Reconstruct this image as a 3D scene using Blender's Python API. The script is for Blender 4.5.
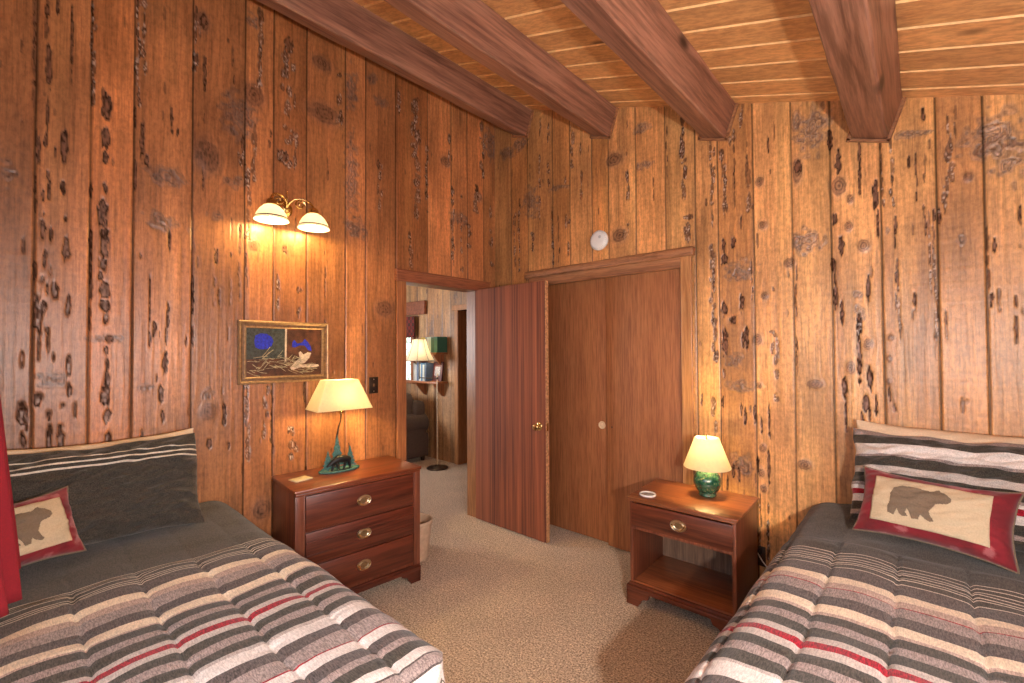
import bpy, bmesh, math, random
import numpy as np
from mathutils import Vector, Matrix, Euler

for o in list(bpy.data.objects): bpy.data.objects.remove(o)
C = bpy.context.scene.collection
SC = bpy.context.scene
PI = math.pi
random.seed(4)
# ------------------------------------------------------------------ camera
CAM = Vector((2.8972, -2.9823, 1.4740))
Rv, Uv, Fv = (0.742430, 0.669902, -0.005373), (0.016437, -0.010197, 0.999813), (-0.669722, 0.742380, 0.018582)
cd = bpy.data.cameras.new('camera'); cam = bpy.data.objects.new('camera', cd); C.objects.link(cam)
cd.sensor_width = 36; cd.lens = 15.8776; cd.clip_start = 0.02
m = Matrix((Rv, Uv, tuple(-c for c in Fv))).transposed().to_4x4(); m.translation = CAM
cam.matrix_world = m
SC.camera = cam
# ------------------------------------------------------------------ world, windows' daylight, exposure
w = bpy.data.worlds.new('world'); SC.world = w; w.use_nodes = True
bg = w.node_tree.nodes['Background']; bg.inputs[0].default_value = (.75, .86, 1, 1); bg.inputs[1].default_value = .7
SC.view_settings.view_transform = 'Standard'; SC.view_settings.look = 'None'
SC.view_settings.exposure = -0.08; SC.view_settings.gamma = 1; SC.view_settings.use_curve_mapping = False

def area(name, loc, target, sx, sy, power, col, spread=180):
    l = bpy.data.lights.new(name, 'AREA'); l.shape = 'RECTANGLE'; l.size = sx; l.size_y = sy
    l.energy = power; l.color = col; l.spread = math.radians(spread)
    o = bpy.data.objects.new(name, l); C.objects.link(o); o.location = loc
    o.rotation_euler = (Vector(target) - Vector(loc)).to_track_quat('-Z', 'Y').to_euler()
    return o
WIN_C = (1.35, 3.05, 1.0, 2.1)      # window behind the camera: x0 x1 z0 z1, wall y=-3.2
WIN_D = (-2.75, -1.55, 1.1, 1.65)    # window above the right bed: y0 y1 z0 z1, wall x=3.56
area('daylight_rear', (2.2, -3.36, 1.55), (2.2, 0, 1.2), 1.6, 1.05, 22, (.78, .87, 1))
area('daylight_side', (3.72, -2.15, 1.375), (0, -2.15, 1.5), 1.15, .5, 28, (.95, .94, 1))
area('daylight_living', (-3.6, -2.6, 1.6), (-1.8, .9, 1.0), 1.4, 1.2, 130, (.95, .97, 1))

# ------------------------------------------------------------------ materials
def new_mat(name):
    m = bpy.data.materials.new(name); m.use_nodes = True
    nt = m.node_tree; b = nt.nodes['Principled BSDF']
    return m, nt, b
def N(nt, t, **kw):
    n = nt.nodes.new(t)
    for k, v in kw.items(): setattr(n, k, v)
    return n
def ramp(nt, src, stops, interp='LINEAR'):
    r = N(nt, 'ShaderNodeValToRGB'); cr = r.color_ramp; cr.interpolation = interp
    while len(cr.elements) > 1: cr.elements.remove(cr.elements[-1])
    cr.elements[0].position = stops[0][0]; cr.elements[0].color = (*stops[0][1], 1)
    for p, c in stops[1:]:
        e = cr.elements.new(min(max(p, 0), 1)); e.color = (*c, 1)
    nt.links.new(src, r.inputs[0]); return r.outputs[0]
def coords(nt, scale=(1, 1, 1), kind='Object'):
    t = N(nt, 'ShaderNodeTexCoord'); mp = N(nt, 'ShaderNodeMapping'); mp.inputs['Scale'].default_value = scale
    nt.links.new(t.outputs[kind], mp.inputs[0]); return mp.outputs[0]
def noise(nt, vec, scale=5, detail=4, rough=.55, dist=0):
    n = N(nt, 'ShaderNodeTexNoise'); n.inputs['Scale'].default_value = scale; n.inputs['Detail'].default_value = detail
    n.inputs['Roughness'].default_value = rough; n.inputs['Distortion'].default_value = dist
    nt.links.new(vec, n.inputs['Vector']); return n.outputs[0]
def bump(nt, b, h, strength=.3, dist=.01):
    n = N(nt, 'ShaderNodeBump'); n.inputs['Strength'].default_value = strength; n.inputs['Distance'].default_value = dist
    nt.links.new(h, n.inputs['Height']); nt.links.new(n.outputs[0], b.inputs['Normal'])
def mixc(nt, fac, a, b, mode='MIX'):
    n = N(nt, 'ShaderNodeMix', data_type='RGBA', blend_type=mode)
    for i, v in ((0, fac), (6, a), (7, b)):
        if hasattr(v, 'links') or isinstance(v, bpy.types.NodeSocket): nt.links.new(v, n.inputs[i])
        elif i == 0: n.inputs[0].default_value = v
        else: n.inputs[i].default_value = (*v, 1)
    return n.outputs[2]
def plain(name, col, rough=.5, metal=0, coat=0, nscale=0, namt=.15):
    m, nt, b = new_mat(name)
    b.inputs['Roughness'].default_value = rough; b.inputs['Metallic'].default_value = metal
    b.inputs['Coat Weight'].default_value = coat; b.inputs['Coat Roughness'].default_value = .15
    v = coords(nt); n = noise(nt, v, nscale or 30, 3)
    c = ramp(nt, n, [(.3, tuple(x * (1 - namt) for x in col)), (.7, tuple(min(1, x * (1 + namt)) for x in col))])
    nt.links.new(c, b.inputs['Base Color']); return m
def wood(name, dark, light, axis='z', grain=40, stretch=.05, rough=.35, coat=0, knots=False, bumps=.15, big=2.0, lohi=(.36, .64)):
    m, nt, b = new_mat(name)
    sc = [1, 1, 1]; sc['xyz'.index(axis)] = stretch
    v = coords(nt, sc)
    n1 = noise(nt, v, grain, 5, .6, .3); n2 = noise(nt, v, grain * 4, 3, .7)
    n3 = noise(nt, v, big, 2)
    c = ramp(nt, n1, [(lohi[0], dark), (lohi[1], light)])
    c = mixc(nt, ramp(nt, n2, [(.38, (.75,) * 3), (.6, (1, 1, 1))]), (0, 0, 0), c, 'MIX') if False else mixc(nt, .35, c, ramp(nt, n2, [(.4, tuple(x * .55 for x in dark)), (.6, tuple(x * 1.1 for x in light))]))
    c = mixc(nt, 1.0, c, ramp(nt, n3, [(.3, (.8, .78, .76)), (.7, (1.12, 1.1, 1.08))]), 'MULTIPLY')
    if knots:
        sv = [3.2, 3.2, 3.2]; sv['xyz'.index(axis)] = 1.3
        vo = N(nt, 'ShaderNodeTexVoronoi'); vo.inputs['Scale'].default_value = 1.0
        nt.links.new(coords(nt, sv), vo.inputs['Vector'])
        k = ramp(nt, vo.outputs['Distance'], [(.0, (1, 1, 1)), (.05, (1, 1, 1)), (.11, (0, 0, 0))])
        c = mixc(nt, k, c, tuple(x * .35 for x in dark))
    nt.links.new(c, b.inputs['Base Color'])
    b.inputs['Roughness'].default_value = rough; b.inputs['Coat Weight'].default_value = coat; b.inputs['Coat Roughness'].default_value = .2
    bump(nt, b, n1, bumps, .003); return m
def attr_wood(name, rough=.38, gain=1):
    m, nt, b = new_mat(name)
    a = N(nt, 'ShaderNodeAttribute', attribute_name='Col')
    n = noise(nt, coords(nt, (1, 1, .05)), 90, 5, .7); n2 = noise(nt, coords(nt, (1, 1, .6)), 55, 4, .7)
    c = mixc(nt, 1.0, a.outputs['Color'], ramp(nt, n, [(.34, (.68, .65, .62)), (.5, (1, 1, 1)), (.66, (1.18, 1.17, 1.14))]), 'MULTIPLY')
    c = mixc(nt, .6, c, ramp(nt, n2, [(.36, (.6, .56, .54)), (.58, (1.1, 1.1, 1.1))]), 'MULTIPLY')
    nt.links.new(c, b.inputs['Base Color'])
    bw = N(nt, 'ShaderNodeRGBToBW'); nt.links.new(a.outputs['Color'], bw.inputs[0])
    nt.links.new(ramp(nt, bw.outputs[0], [(.02, (.85,) * 3), (.09, (rough,) * 3)]), b.inputs['Roughness'])
    nt.links.new(ramp(nt, bw.outputs[0], [(.02, (.15,) * 3), (.09, (.6,) * 3)]), b.inputs['Specular IOR Level'])
    mm = N(nt, 'ShaderNodeMath', operation='ADD'); nt.links.new(n, mm.inputs[0]); nt.links.new(n2, mm.inputs[1])
    bump(nt, b, mm.outputs[0], .35, .003); return m
def stripe_mat(name, stops, lo, hi, weave=.32, rough=.9):
    """stops: (position, colour) along the float attribute 'st' running lo..hi, constant bands"""
    m, nt, b = new_mat(name)
    a = N(nt, 'ShaderNodeAttribute', attribute_name='st')
    cur = None
    chunks = [stops[i:i + 30] for i in range(0, len(stops), 30)]
    for ch in chunks:
        p0, p1 = ch[0][0] - 1e-4, ch[-1][0] + .5
        mr = N(nt, 'ShaderNodeMapRange'); mr.inputs[1].default_value = p0; mr.inputs[2].default_value = p1
        nt.links.new(a.outputs['Fac'], mr.inputs[0])
        col = ramp(nt, mr.outputs[0], [((p - p0) / (p1 - p0), c) for p, c in ch], 'CONSTANT')
        if cur is None: cur = col
        else:
            g = N(nt, 'ShaderNodeMath', operation='GREATER_THAN'); g.inputs[1].default_value = ch[0][0]
            nt.links.new(a.outputs['Fac'], g.inputs[0]); cur = mixc(nt, g.outputs[0], cur, col)
    v = coords(nt); n = noise(nt, coords(nt, (1, .2, 1)), 300, 2, .8); n2 = noise(nt, coords(nt, (.2, 1, 1)), 300, 2, .8)
    dk_ = ramp(nt, cur, [(.1, (1, 1, 1)), (.45, (.35, .35, .35))]); c = mixc(nt, dk_, cur, ramp(nt, n, [(.36, (.4,) * 3), (.64, (1.6,) * 3)]), 'MULTIPLY')
    c = mixc(nt, weave * .5, c, ramp(nt, n2, [(.36, (.4,) * 3), (.64, (1.6,) * 3)]), 'MULTIPLY')
    nt.links.new(c, b.inputs['Base Color']); b.inputs['Roughness'].default_value = rough
    b.inputs['Sheen Weight'].default_value = .15; b.inputs['Specular IOR Level'].default_value = .2
    n3 = noise(nt, v, 14, 4, .6); bump(nt, b, n3, .25, .01)
    return m
def emit(name, col, s):
    m, nt, b = new_mat(name); b.inputs['Base Color'].default_value = (*col, 1)
    b.inputs['Emission Color'].default_value = (*col, 1); b.inputs['Emission Strength'].default_value = s; return m
def shade_mat(name, col, trans=.6, glow=0):
    m, nt, b = new_mat(name)
    n = noise(nt, coords(nt), 60, 2)
    c = ramp(nt, n, [(.3, tuple(x * .93 for x in col)), (.7, col)])
    nt.links.new(c, b.inputs['Base Color']); b.inputs['Roughness'].default_value = .8
    t = N(nt, 'ShaderNodeBsdfTranslucent'); nt.links.new(c, t.inputs[0])
    mx = N(nt, 'ShaderNodeMixShader'); mx.inputs[0].default_value = trans
    nt.links.new(b.outputs[0], mx.inputs[1]); nt.links.new(t.outputs[0], mx.inputs[2])
    nt.links.new(mx.outputs[0], nt.nodes['Material Output'].inputs[0]); return m
def glass(name):
    m, nt, b = new_mat(name)
    t = N(nt, 'ShaderNodeBsdfTransparent'); g = N(nt, 'ShaderNodeBsdfGlossy'); g.inputs['Roughness'].default_value = .02
    mx = N(nt, 'ShaderNodeMixShader'); mx.inputs[0].default_value = .06
    nt.links.new(t.outputs[0], mx.inputs[1]); nt.links.new(g.outputs[0], mx.inputs[2])
    nt.links.new(mx.outputs[0], nt.nodes['Material Output'].inputs[0]); return m

M = {}
M['wall'] = attr_wood('pecky_cedar')
M['casing'] = wood('casing_wood', (.22, .075, .03), (.42, .17, .07), 'z', 30)
M['casing_light'] = wood('casing_light_wood', (.36, .16, .06), (.54, .28, .12), 'z', 30)
M['header'] = wood('header_wood', (.2, .08, .035), (.42, .2, .095), 'x', 30, rough=.5, bumps=.5)
M['head_y'] = wood('door_head_wood', (.17, .05, .025), (.36, .13, .06), 'y', 30, rough=.5, bumps=.5)
M['beam'] = wood('beam_stained_wood', (.13, .052, .034), (.36, .18, .12), 'y', 16, .05, rough=.45, knots=True, bumps=.6)
M['pine'] = wood('ceiling_pine', (.56, .25, .1), (.82, .45, .2), 'x', 20, .06, rough=.35, knots=True, bumps=.2, big=3)
M['pine_lit_edge'] = plain('pine_groove_lit', (.8, .5, .22), .5)  # pale tone stands for light caught on the groove lips
M['closet'] = wood('closet_plywood', (.24, .08, .028), (.42, .17, .065), 'z', 26, .05, rough=.6, bumps=.1, lohi=(.3, .68))
M['leaf'] = wood('door_veneer', (.095, .022, .009), (.28, .085, .036), 'z', 22, .012, rough=.75, bumps=.1, lohi=(.38, .62))
M['worn'] = plain('worn_edge', (.5, .26, .12), .5, nscale=60, namt=.5)
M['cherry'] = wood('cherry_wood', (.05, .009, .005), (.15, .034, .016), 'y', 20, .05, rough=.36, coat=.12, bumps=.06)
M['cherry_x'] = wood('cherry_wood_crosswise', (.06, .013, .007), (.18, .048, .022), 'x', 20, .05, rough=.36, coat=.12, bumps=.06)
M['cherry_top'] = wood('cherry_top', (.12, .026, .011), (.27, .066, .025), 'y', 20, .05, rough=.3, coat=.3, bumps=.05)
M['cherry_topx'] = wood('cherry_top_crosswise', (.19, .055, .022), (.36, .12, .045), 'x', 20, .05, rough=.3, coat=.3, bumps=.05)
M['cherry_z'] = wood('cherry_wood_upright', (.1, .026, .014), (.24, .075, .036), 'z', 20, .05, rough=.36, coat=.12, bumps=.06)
M['back'] = wood('brown_backboard', (.12, .07, .045), (.23, .14, .09), 'z', 40, .05, rough=.6)
M['brass'] = plain('polished_brass', (.75, .55, .25), .22, 1)
M['bronze'] = plain('dark_bronze', (.07, .05, .04), .4, .8)
M['pewter'] = plain('antique_pewter', (.66, .55, .4), .32, 1)
M['white'] = plain('white_plastic', (.8, .8, .78), .4, namt=.03)
M['red'] = plain('red_curtain_cloth', (.19, .003, .01), .9, nscale=300)
M['cream'] = plain('cream_cloth', (.72, .55, .38), .9, nscale=200, namt=.1)
M['taupe'] = plain('taupe_felt', (.17, .125, .085), .95, nscale=200)
M['lead'] = plain('verdigris_metal', (.06, .17, .16), .6, .3, nscale=80, namt=.4)
M['black'] = plain('black_iron', (.012, .011, .012), .5, .4)
M['sofa'] = plain('brown_sofa_cloth', (.075, .052, .042), .9, nscale=120, namt=.35)
M['mattress'] = plain('mattress_ticking', (.7, .68, .63), .8)
M['steel'] = plain('bed_frame_steel', (.08, .08, .085), .45, .8)
M['glass'] = glass('window_glass')
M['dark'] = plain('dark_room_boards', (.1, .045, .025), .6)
M['plaster'] = plain('rear_wall_boards', (.3, .14, .07), .6)

# ------------------------------------------------------------------ mesh helpers
def setp(o, label=None, cat=None, group=None, kind=None):
    for k, v in (('label', label), ('category', cat), ('group', group), ('kind', kind)):
        if v: o[k] = v
    return o
def thing(name, label, cat, loc=(0, 0, 0), rotz=0, group=None):
    o = bpy.data.objects.new(name, None); C.objects.link(o); o.empty_display_size = .1
    o.location = loc; o.rotation_euler = (0, 0, rotz); return setp(o, label, cat, group)
def obj(name, bm, mat, parent=None, smooth=40, **kw):
    me = bpy.data.meshes.new(name)
    if isinstance(bm, bmesh.types.BMesh):
        bmesh.ops.recalc_face_normals(bm, faces=bm.faces); bm.to_mesh(me); bm.free()
    else: me = bm
    for mm in (mat if isinstance(mat, (list, tuple)) else [mat]): me.materials.append(mm)
    if smooth:
        me.polygons.foreach_set('use_smooth', [True] * len(me.polygons))
        try: me.set_sharp_from_angle(angle=math.radians(smooth))
        except Exception: pass
    o = bpy.data.objects.new(name, me); C.objects.link(o)
    if parent is not None: o.parent = parent
    return setp(o, **kw)
def merge(bm, t, mi=0):
    vm = {v: bm.verts.new(v.co) for v in t.verts}
    for f in t.faces:
        nf = bm.faces.new([vm[v] for v in f.verts]); nf.material_index = mi
    t.free()
def add_box(bm, x0, x1, y0, y1, z0, z1, bev=0, seg=2, M4=None, mi=0):
    t = bmesh.new(); bmesh.ops.create_cube(t, size=1)
    for v in t.verts: v.co = Vector((x0 + (v.co.x + .5) * (x1 - x0), y0 + (v.co.y + .5) * (y1 - y0), z0 + (v.co.z + .5) * (z1 - z0)))
    if bev: bmesh.ops.bevel(t, geom=t.edges[:], offset=bev, segments=seg, affect='EDGES', profile=.5)
    if M4: bmesh.ops.transform(t, matrix=M4, verts=t.verts)
    merge(bm, t, mi); return bm
def bx(*a, **k): return add_box(bmesh.new(), *a, **k)
def add_lathe(bm, prof, n=32, c=(0, 0, 0), M4=None, close=False, sx=1, sy=1):
    rings = []; c = Vector(c)
    for r, z in prof:
        if r < 1e-6: rings.append([bm.verts.new(c + Vector((0, 0, z)))]); continue
        rings.append([bm.verts.new(c + Vector((sx * r * math.cos(2 * PI * i / n), sy * r * math.sin(2 * PI * i / n), z))) for i in range(n)])
    for a, b in zip(rings, rings[1:]):
        for i in range(n):
            j = (i + 1) % n
            if len(a) == 1 and len(b) == 1: break
            if len(a) == 1: bm.faces.new((a[0], b[j], b[i]))
            elif len(b) == 1: bm.faces.new((a[i], a[j], b[0]))
            else: bm.faces.new((a[i], a[j], b[j], b[i]))
    if M4:
        vs = [v for r in rings for v in r]; bmesh.ops.transform(bm, matrix=M4, verts=vs)
    return bm
def lathe(*a, **k): return add_lathe(bmesh.new(), *a, **k)
def add_tube(bm, pts, r, n=10, cap=True):
    pts = [Vector(p) for p in pts]; rr = r if isinstance(r, (list, tuple)) else [r] * len(pts)
    rings = []; up = None
    for i, p in enumerate(pts):
        d = (pts[min(i + 1, len(pts) - 1)] - pts[max(i - 1, 0)]).normalized()
        if up is None: up = d.orthogonal().normalized()
        up = (up - d * up.dot(d)).normalized(); s = d.cross(up)
        rings.append([bm.verts.new(p + (up * math.cos(2 * PI * k / n) + s * math.sin(2 * PI * k / n)) * rr[i]) for k in range(n)])
    for a, b in zip(rings, rings[1:]):
        for k in range(n): bm.faces.new((a[k], a[(k + 1) % n], b[(k + 1) % n], b[k]))
    if cap: bm.faces.new(rings[0][::-1]); bm.faces.new(rings[-1])
    return bm
def tube(*a, **k): return add_tube(bmesh.new(), *a, **k)
def add_prism(bm, poly, h0, h1, M4=None):
    """poly in local XY extruded z h0..h1"""
    a = [bm.verts.new((x, y, h0)) for x, y in poly]; b = [bm.verts.new((x, y, h1)) for x, y in poly]
    n = len(poly); bm.faces.new(a[::-1]); bm.faces.new(b)
    for i in range(n): bm.faces.new((a[i], a[(i + 1) % n], b[(i + 1) % n], b[i]))
    if M4: bmesh.ops.transform(bm, matrix=M4, verts=a + b)
    return bm
def prism(*a, **k): return add_prism(bmesh.new(), *a, **k)
def grid_mesh(name, co, nu, nv, keep=None, attrs=None, col=None):
    """co (nu*nv,3), index u*nv+v"""
    idx = np.arange(nu * nv).reshape(nu, nv)
    q = np.stack([idx[:-1, :-1], idx[1:, :-1], idx[1:, 1:], idx[:-1, 1:]], -1)
    q = q[keep] if keep is not None else q.reshape(-1, 4)
    used, inv = np.unique(q, return_inverse=True); q = inv.reshape(-1, 4)
    co = co[used]
    me = bpy.data.meshes.new(name)
    me.vertices.add(len(co)); me.vertices.foreach_set('co', co.astype(np.float32).ravel())
    me.loops.add(q.size); me.loops.foreach_set('vertex_index', q.astype(np.int32).ravel())
    me.polygons.add(len(q)); me.polygons.foreach_set('loop_start', np.arange(0, q.size, 4, dtype=np.int32))
    me.polygons.foreach_set('loop_total', np.full(len(q), 4, dtype=np.int32))
    me.update(calc_edges=True)
    for k, v in (attrs or {}).items():
        a = me.attributes.new(k, 'FLOAT', 'POINT'); a.data.foreach_set('value', v[used].astype(np.float32))
    if col is not None:
        a = me.color_attributes.new('Col', 'FLOAT_COLOR', 'POINT')
        rgba = np.concatenate([col[used], np.ones((len(co), 1))], 1); a.data.foreach_set('color', rgba.astype(np.float32).ravel())
    me.polygons.foreach_set('use_smooth', [True] * len(q)); me.validate(); return me
_lat = {}
def vn(u, z, seed):
    """value noise in 0..1, smooth"""
    if seed not in _lat: _lat[seed] = np.random.RandomState(seed).rand(256, 256)
    L = _lat[seed]; iu = np.floor(u).astype(int); iz = np.floor(z).astype(int)
    fu = u - iu; fz = z - iz; fu = fu * fu * (3 - 2 * fu); fz = fz * fz * (3 - 2 * fz)
    g = lambda a, b: L[a % 256, b % 256]
    return (g(iu, iz) * (1 - fu) + g(iu + 1, iz) * fu) * (1 - fz) + (g(iu, iz + 1) * (1 - fu) + g(iu + 1, iz + 1) * fu) * fz

# ------------------------------------------------------------------ pecky board walls
def pecky_wall(name, L, ztop, feats, place, openings, base, seed, res=.004, zres=.008, extra=60, tones=None, u_start=0.0):
    rs = np.random.RandomState(seed)
    nu = int((L - u_start) / res) + 1; nz = int(3.5 / zres) + 1
    u1 = np.linspace(u_start, L, nu); t = np.linspace(0, 1, nz)
    # snap grid lines to the openings so their edges stay clean
    for (a, b, h) in openings:
        for e in (a, b):
            i = np.argmin(abs(u1 - e)); u1[i] = e
    U = np.repeat(u1[:, None], nz, 1); Z = t[None, :] * np.array([ztop(x) for x in u1])[:, None]
    for (a, b, h) in openings:
        k = np.argmin(abs(Z[0] - h)); hz = h
    seams = np.array(sorted(feats['seams'])); bid = np.searchsorted(seams, U)
    tn = rs.rand(len(seams) + 1); tr = rs.rand(len(seams) + 1)
    if tones: 
        for i, v in enumerate(tones): tn[i] = v
    tone = (.68 + .6 * tn)[bid]; red = (tr - .5)[bid]
    depth = np.zeros_like(U); dark = np.zeros_like(U); grey = np.zeros_like(U); ring = np.zeros_like(U); glint = np.zeros_like(U)
    Ud = U.copy()
    def win(u, z, a, b):
        i0, i1 = np.searchsorted(u1, [u - a, u + a]); 
        zz = Z[min(max(i0, 0), nu - 1)]; j0, j1 = np.searchsorted(zz, [z - b, z + b])
        return slice(max(i0 - 1, 0), i1 + 1), slice(max(j0 - 1, 0), j1 + 1)
    def peck(u, z, ru, rz, strength=1.0):
        ru = max(ru, .0042)
        s = win(u, z, ru * 2.2, rz * 1.6); uu = U[s]; zz = Z[s]
        if uu.size == 0: return
        wob = (vn(uu * 120 + 3, zz * 45 + u * 31, seed + 5) - .5) * .9
        r = np.sqrt(((uu - u) / ru) ** 2 + ((zz - z) / rz) ** 2) + wob
        m = np.clip((1.25 - r) * 4, 0, 1) * strength
        dark[s] = np.maximum(dark[s], m); depth[s] = np.minimum(depth[s], -.003 * m)
        rim = np.clip(1 - abs(r - .92) * 3.2, 0, 1) * strength
        ring[s] = np.maximum(ring[s], rim)
    for (u, z, ru, rz) in feats['P']: peck(u, z, ru, rz)
    for (u, z0, z1, wd, d) in feats['S']:
        z = z0
        wd = max(wd, .010)
        while z < z1:
            l = rs.uniform(.025, .11) * (1.2 if d > .8 else 1)
            if rs.rand() < d + .1:
                peck(u + rs.uniform(-.35, .35) * wd, z + l / 2, wd * rs.uniform(.2, .42), l * .5, rs.uniform(.7, 1))
                if wd > .02 and rs.rand() < .8: peck(u + rs.uniform(-.6, .6) * wd, z + l * rs.rand(), wd * .25, l * .3, .8)
            z += l * rs.uniform(.75, 1.3) + (1 - d) * rs.uniform(0, .08)
        if d >= .9 or wd > .02:
            s = win(u, (z0 + z1) / 2, wd, (z1 - z0) / 2); glint[s] = np.maximum(glint[s], np.clip(1.4 - abs(U[s] - u) / wd, 0, 1))
    for _ in range(extra):
        peck(rs.uniform(u_start, L), rs.uniform(0, 3.3), rs.uniform(.003, .006), rs.uniform(.01, .035), rs.uniform(.5, .9))
    for (u, z, ru, rz) in feats['K']:
        s = win(u, z, ru * 4, rz * 4); uu = U[s]; zz = Z[s]
        r = np.sqrt(((uu - u) / ru) ** 2 + ((zz - z) / rz) ** 2)
        rr = r + (vn(uu * 60, zz * 60, seed + 9) - .5) * .25
        k = np.clip((1.15 - rr) * 4, 0, 1)
        dark[s] = np.maximum(dark[s], k * (.68 + .3 * np.sin(rr * 14))); dark[s] = np.maximum(dark[s], np.clip(1 - abs(rr - 1.05) * 6, 0, 1) * .8)
        grey[s] = np.maximum(grey[s], np.clip(1.9 - rr, 0, 1) * .35)
        depth[s] += .003 * np.clip(1.6 - r, 0, 1)
        Ud[s] += (uu - u) * -.75 * np.exp(-(r / 1.9) ** 2)
    for (u, z, ru, rz) in feats['G']:
        s = win(u, z, ru * 1.8, rz * 1.8); uu = U[s]; zz = Z[s]
        r = np.sqrt(((uu - u) / ru) ** 2 + ((zz - z) / rz) ** 2) + (vn(uu * 40, zz * 40, seed + 11) - .5) * 1.1
        k = np.clip((1.1 - r) * 2, 0, 1)
        grey[s] = np.maximum(grey[s], k * (.7 + .3 * np.sin(r * 16))); dark[s] = np.maximum(dark[s], k * np.clip(np.sin(r * 13 + vn(uu * 90, zz * 90, seed + 15) * 5), 0, 1) * .75); 
        depth[s] += .0018 * np.sin(r * 12) * k
        Ud[s] += (uu - u) * -.5 * np.exp(-r ** 2)
    g = .5 * vn(Ud * 55, Z * 1.6, seed + 1) + .3 * vn(Ud * 130, Z * 4, seed + 2) + .2 * vn(Ud * 300, Z * 9, seed + 3)
    blot = vn(U * 7, Z * 2.2 + bid * 3.7, seed + 4); blot2 = vn(U * 16, Z * 5 + bid * 1.7, seed + 6)
    saw = vn(U * 3 + 9, Z * 90, seed + 7)          # cross saw marks
    val = tone * (.66 + .62 * g) * (.7 + .56 * blot) * (.84 + .32 * blot2) * (.96 + .08 * saw)
    base = np.array(base)
    col = base[None, None, :] * val[..., None]
    col[..., 1] *= 1 - .10 * red; col[..., 2] *= 1 - .22 * red
    # sapwood (paler, yellower) wanders along some boards
    sap = np.clip((vn(U * 9 + bid * 5.1, Z * .8, seed + 8) - .62) * 4, 0, 1)[..., None] * .5
    col = col * (1 - sap) + sap * col * np.array([1.25, 1.4, 1.35])
    gr = grey[..., None]; lum = col.mean(-1, keepdims=True)
    col = col * (1 - gr * .75) + gr * .75 * lum * np.array([.62, .53, .5])
    dk = dark[..., None]; pk = np.array([.15, .062, .03]) * (.3 + 1.3 * vn(U * 140, Z * 70, seed + 12))[..., None]
    gl = (glint * np.clip((vn(U * 170, Z * 110, seed + 13) - .6) * 6, 0, 1))[..., None]
    pk = pk * (1 - gl) + gl * np.array([.62, .5, .42])
    col = col * (1 - dk) + dk * pk * (1 - .72 * ring[..., None])
    sd = np.full_like(U, 9.)
    for q in seams: sd = np.minimum(sd, abs(U - q - .0015 * (vn(Z * 2, Z * 0, int(q * 1000)) - .5)))
    sm = np.clip(1.4 - sd / .0042, 0, 1); depth -= .006 * sm; col *= (1 - .8 * sm)[..., None]
    depth += ((rs.rand(len(seams) + 1) - .5) * .003)[bid] + (g - .5) * .0025 + (saw - .5) * .0006
    co = place(U.ravel(), Z.ravel(), depth.ravel())
    keep = np.ones((nu - 1, nz - 1), bool)
    uc = (U[:-1, :-1] + U[1:, 1:]) / 2; zc = (Z[:-1, :-1] + Z[1:, 1:]) / 2
    for (a, b, h) in openings: keep &= ~((uc > a) & (uc < b) & (zc < h))
    me = grid_mesh(name, co, nu, nz, keep, None, np.clip(col, 0, 1).reshape(-1, 3))
    return obj(name, me, M['wall'], None, 0, kind='structure')

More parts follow.
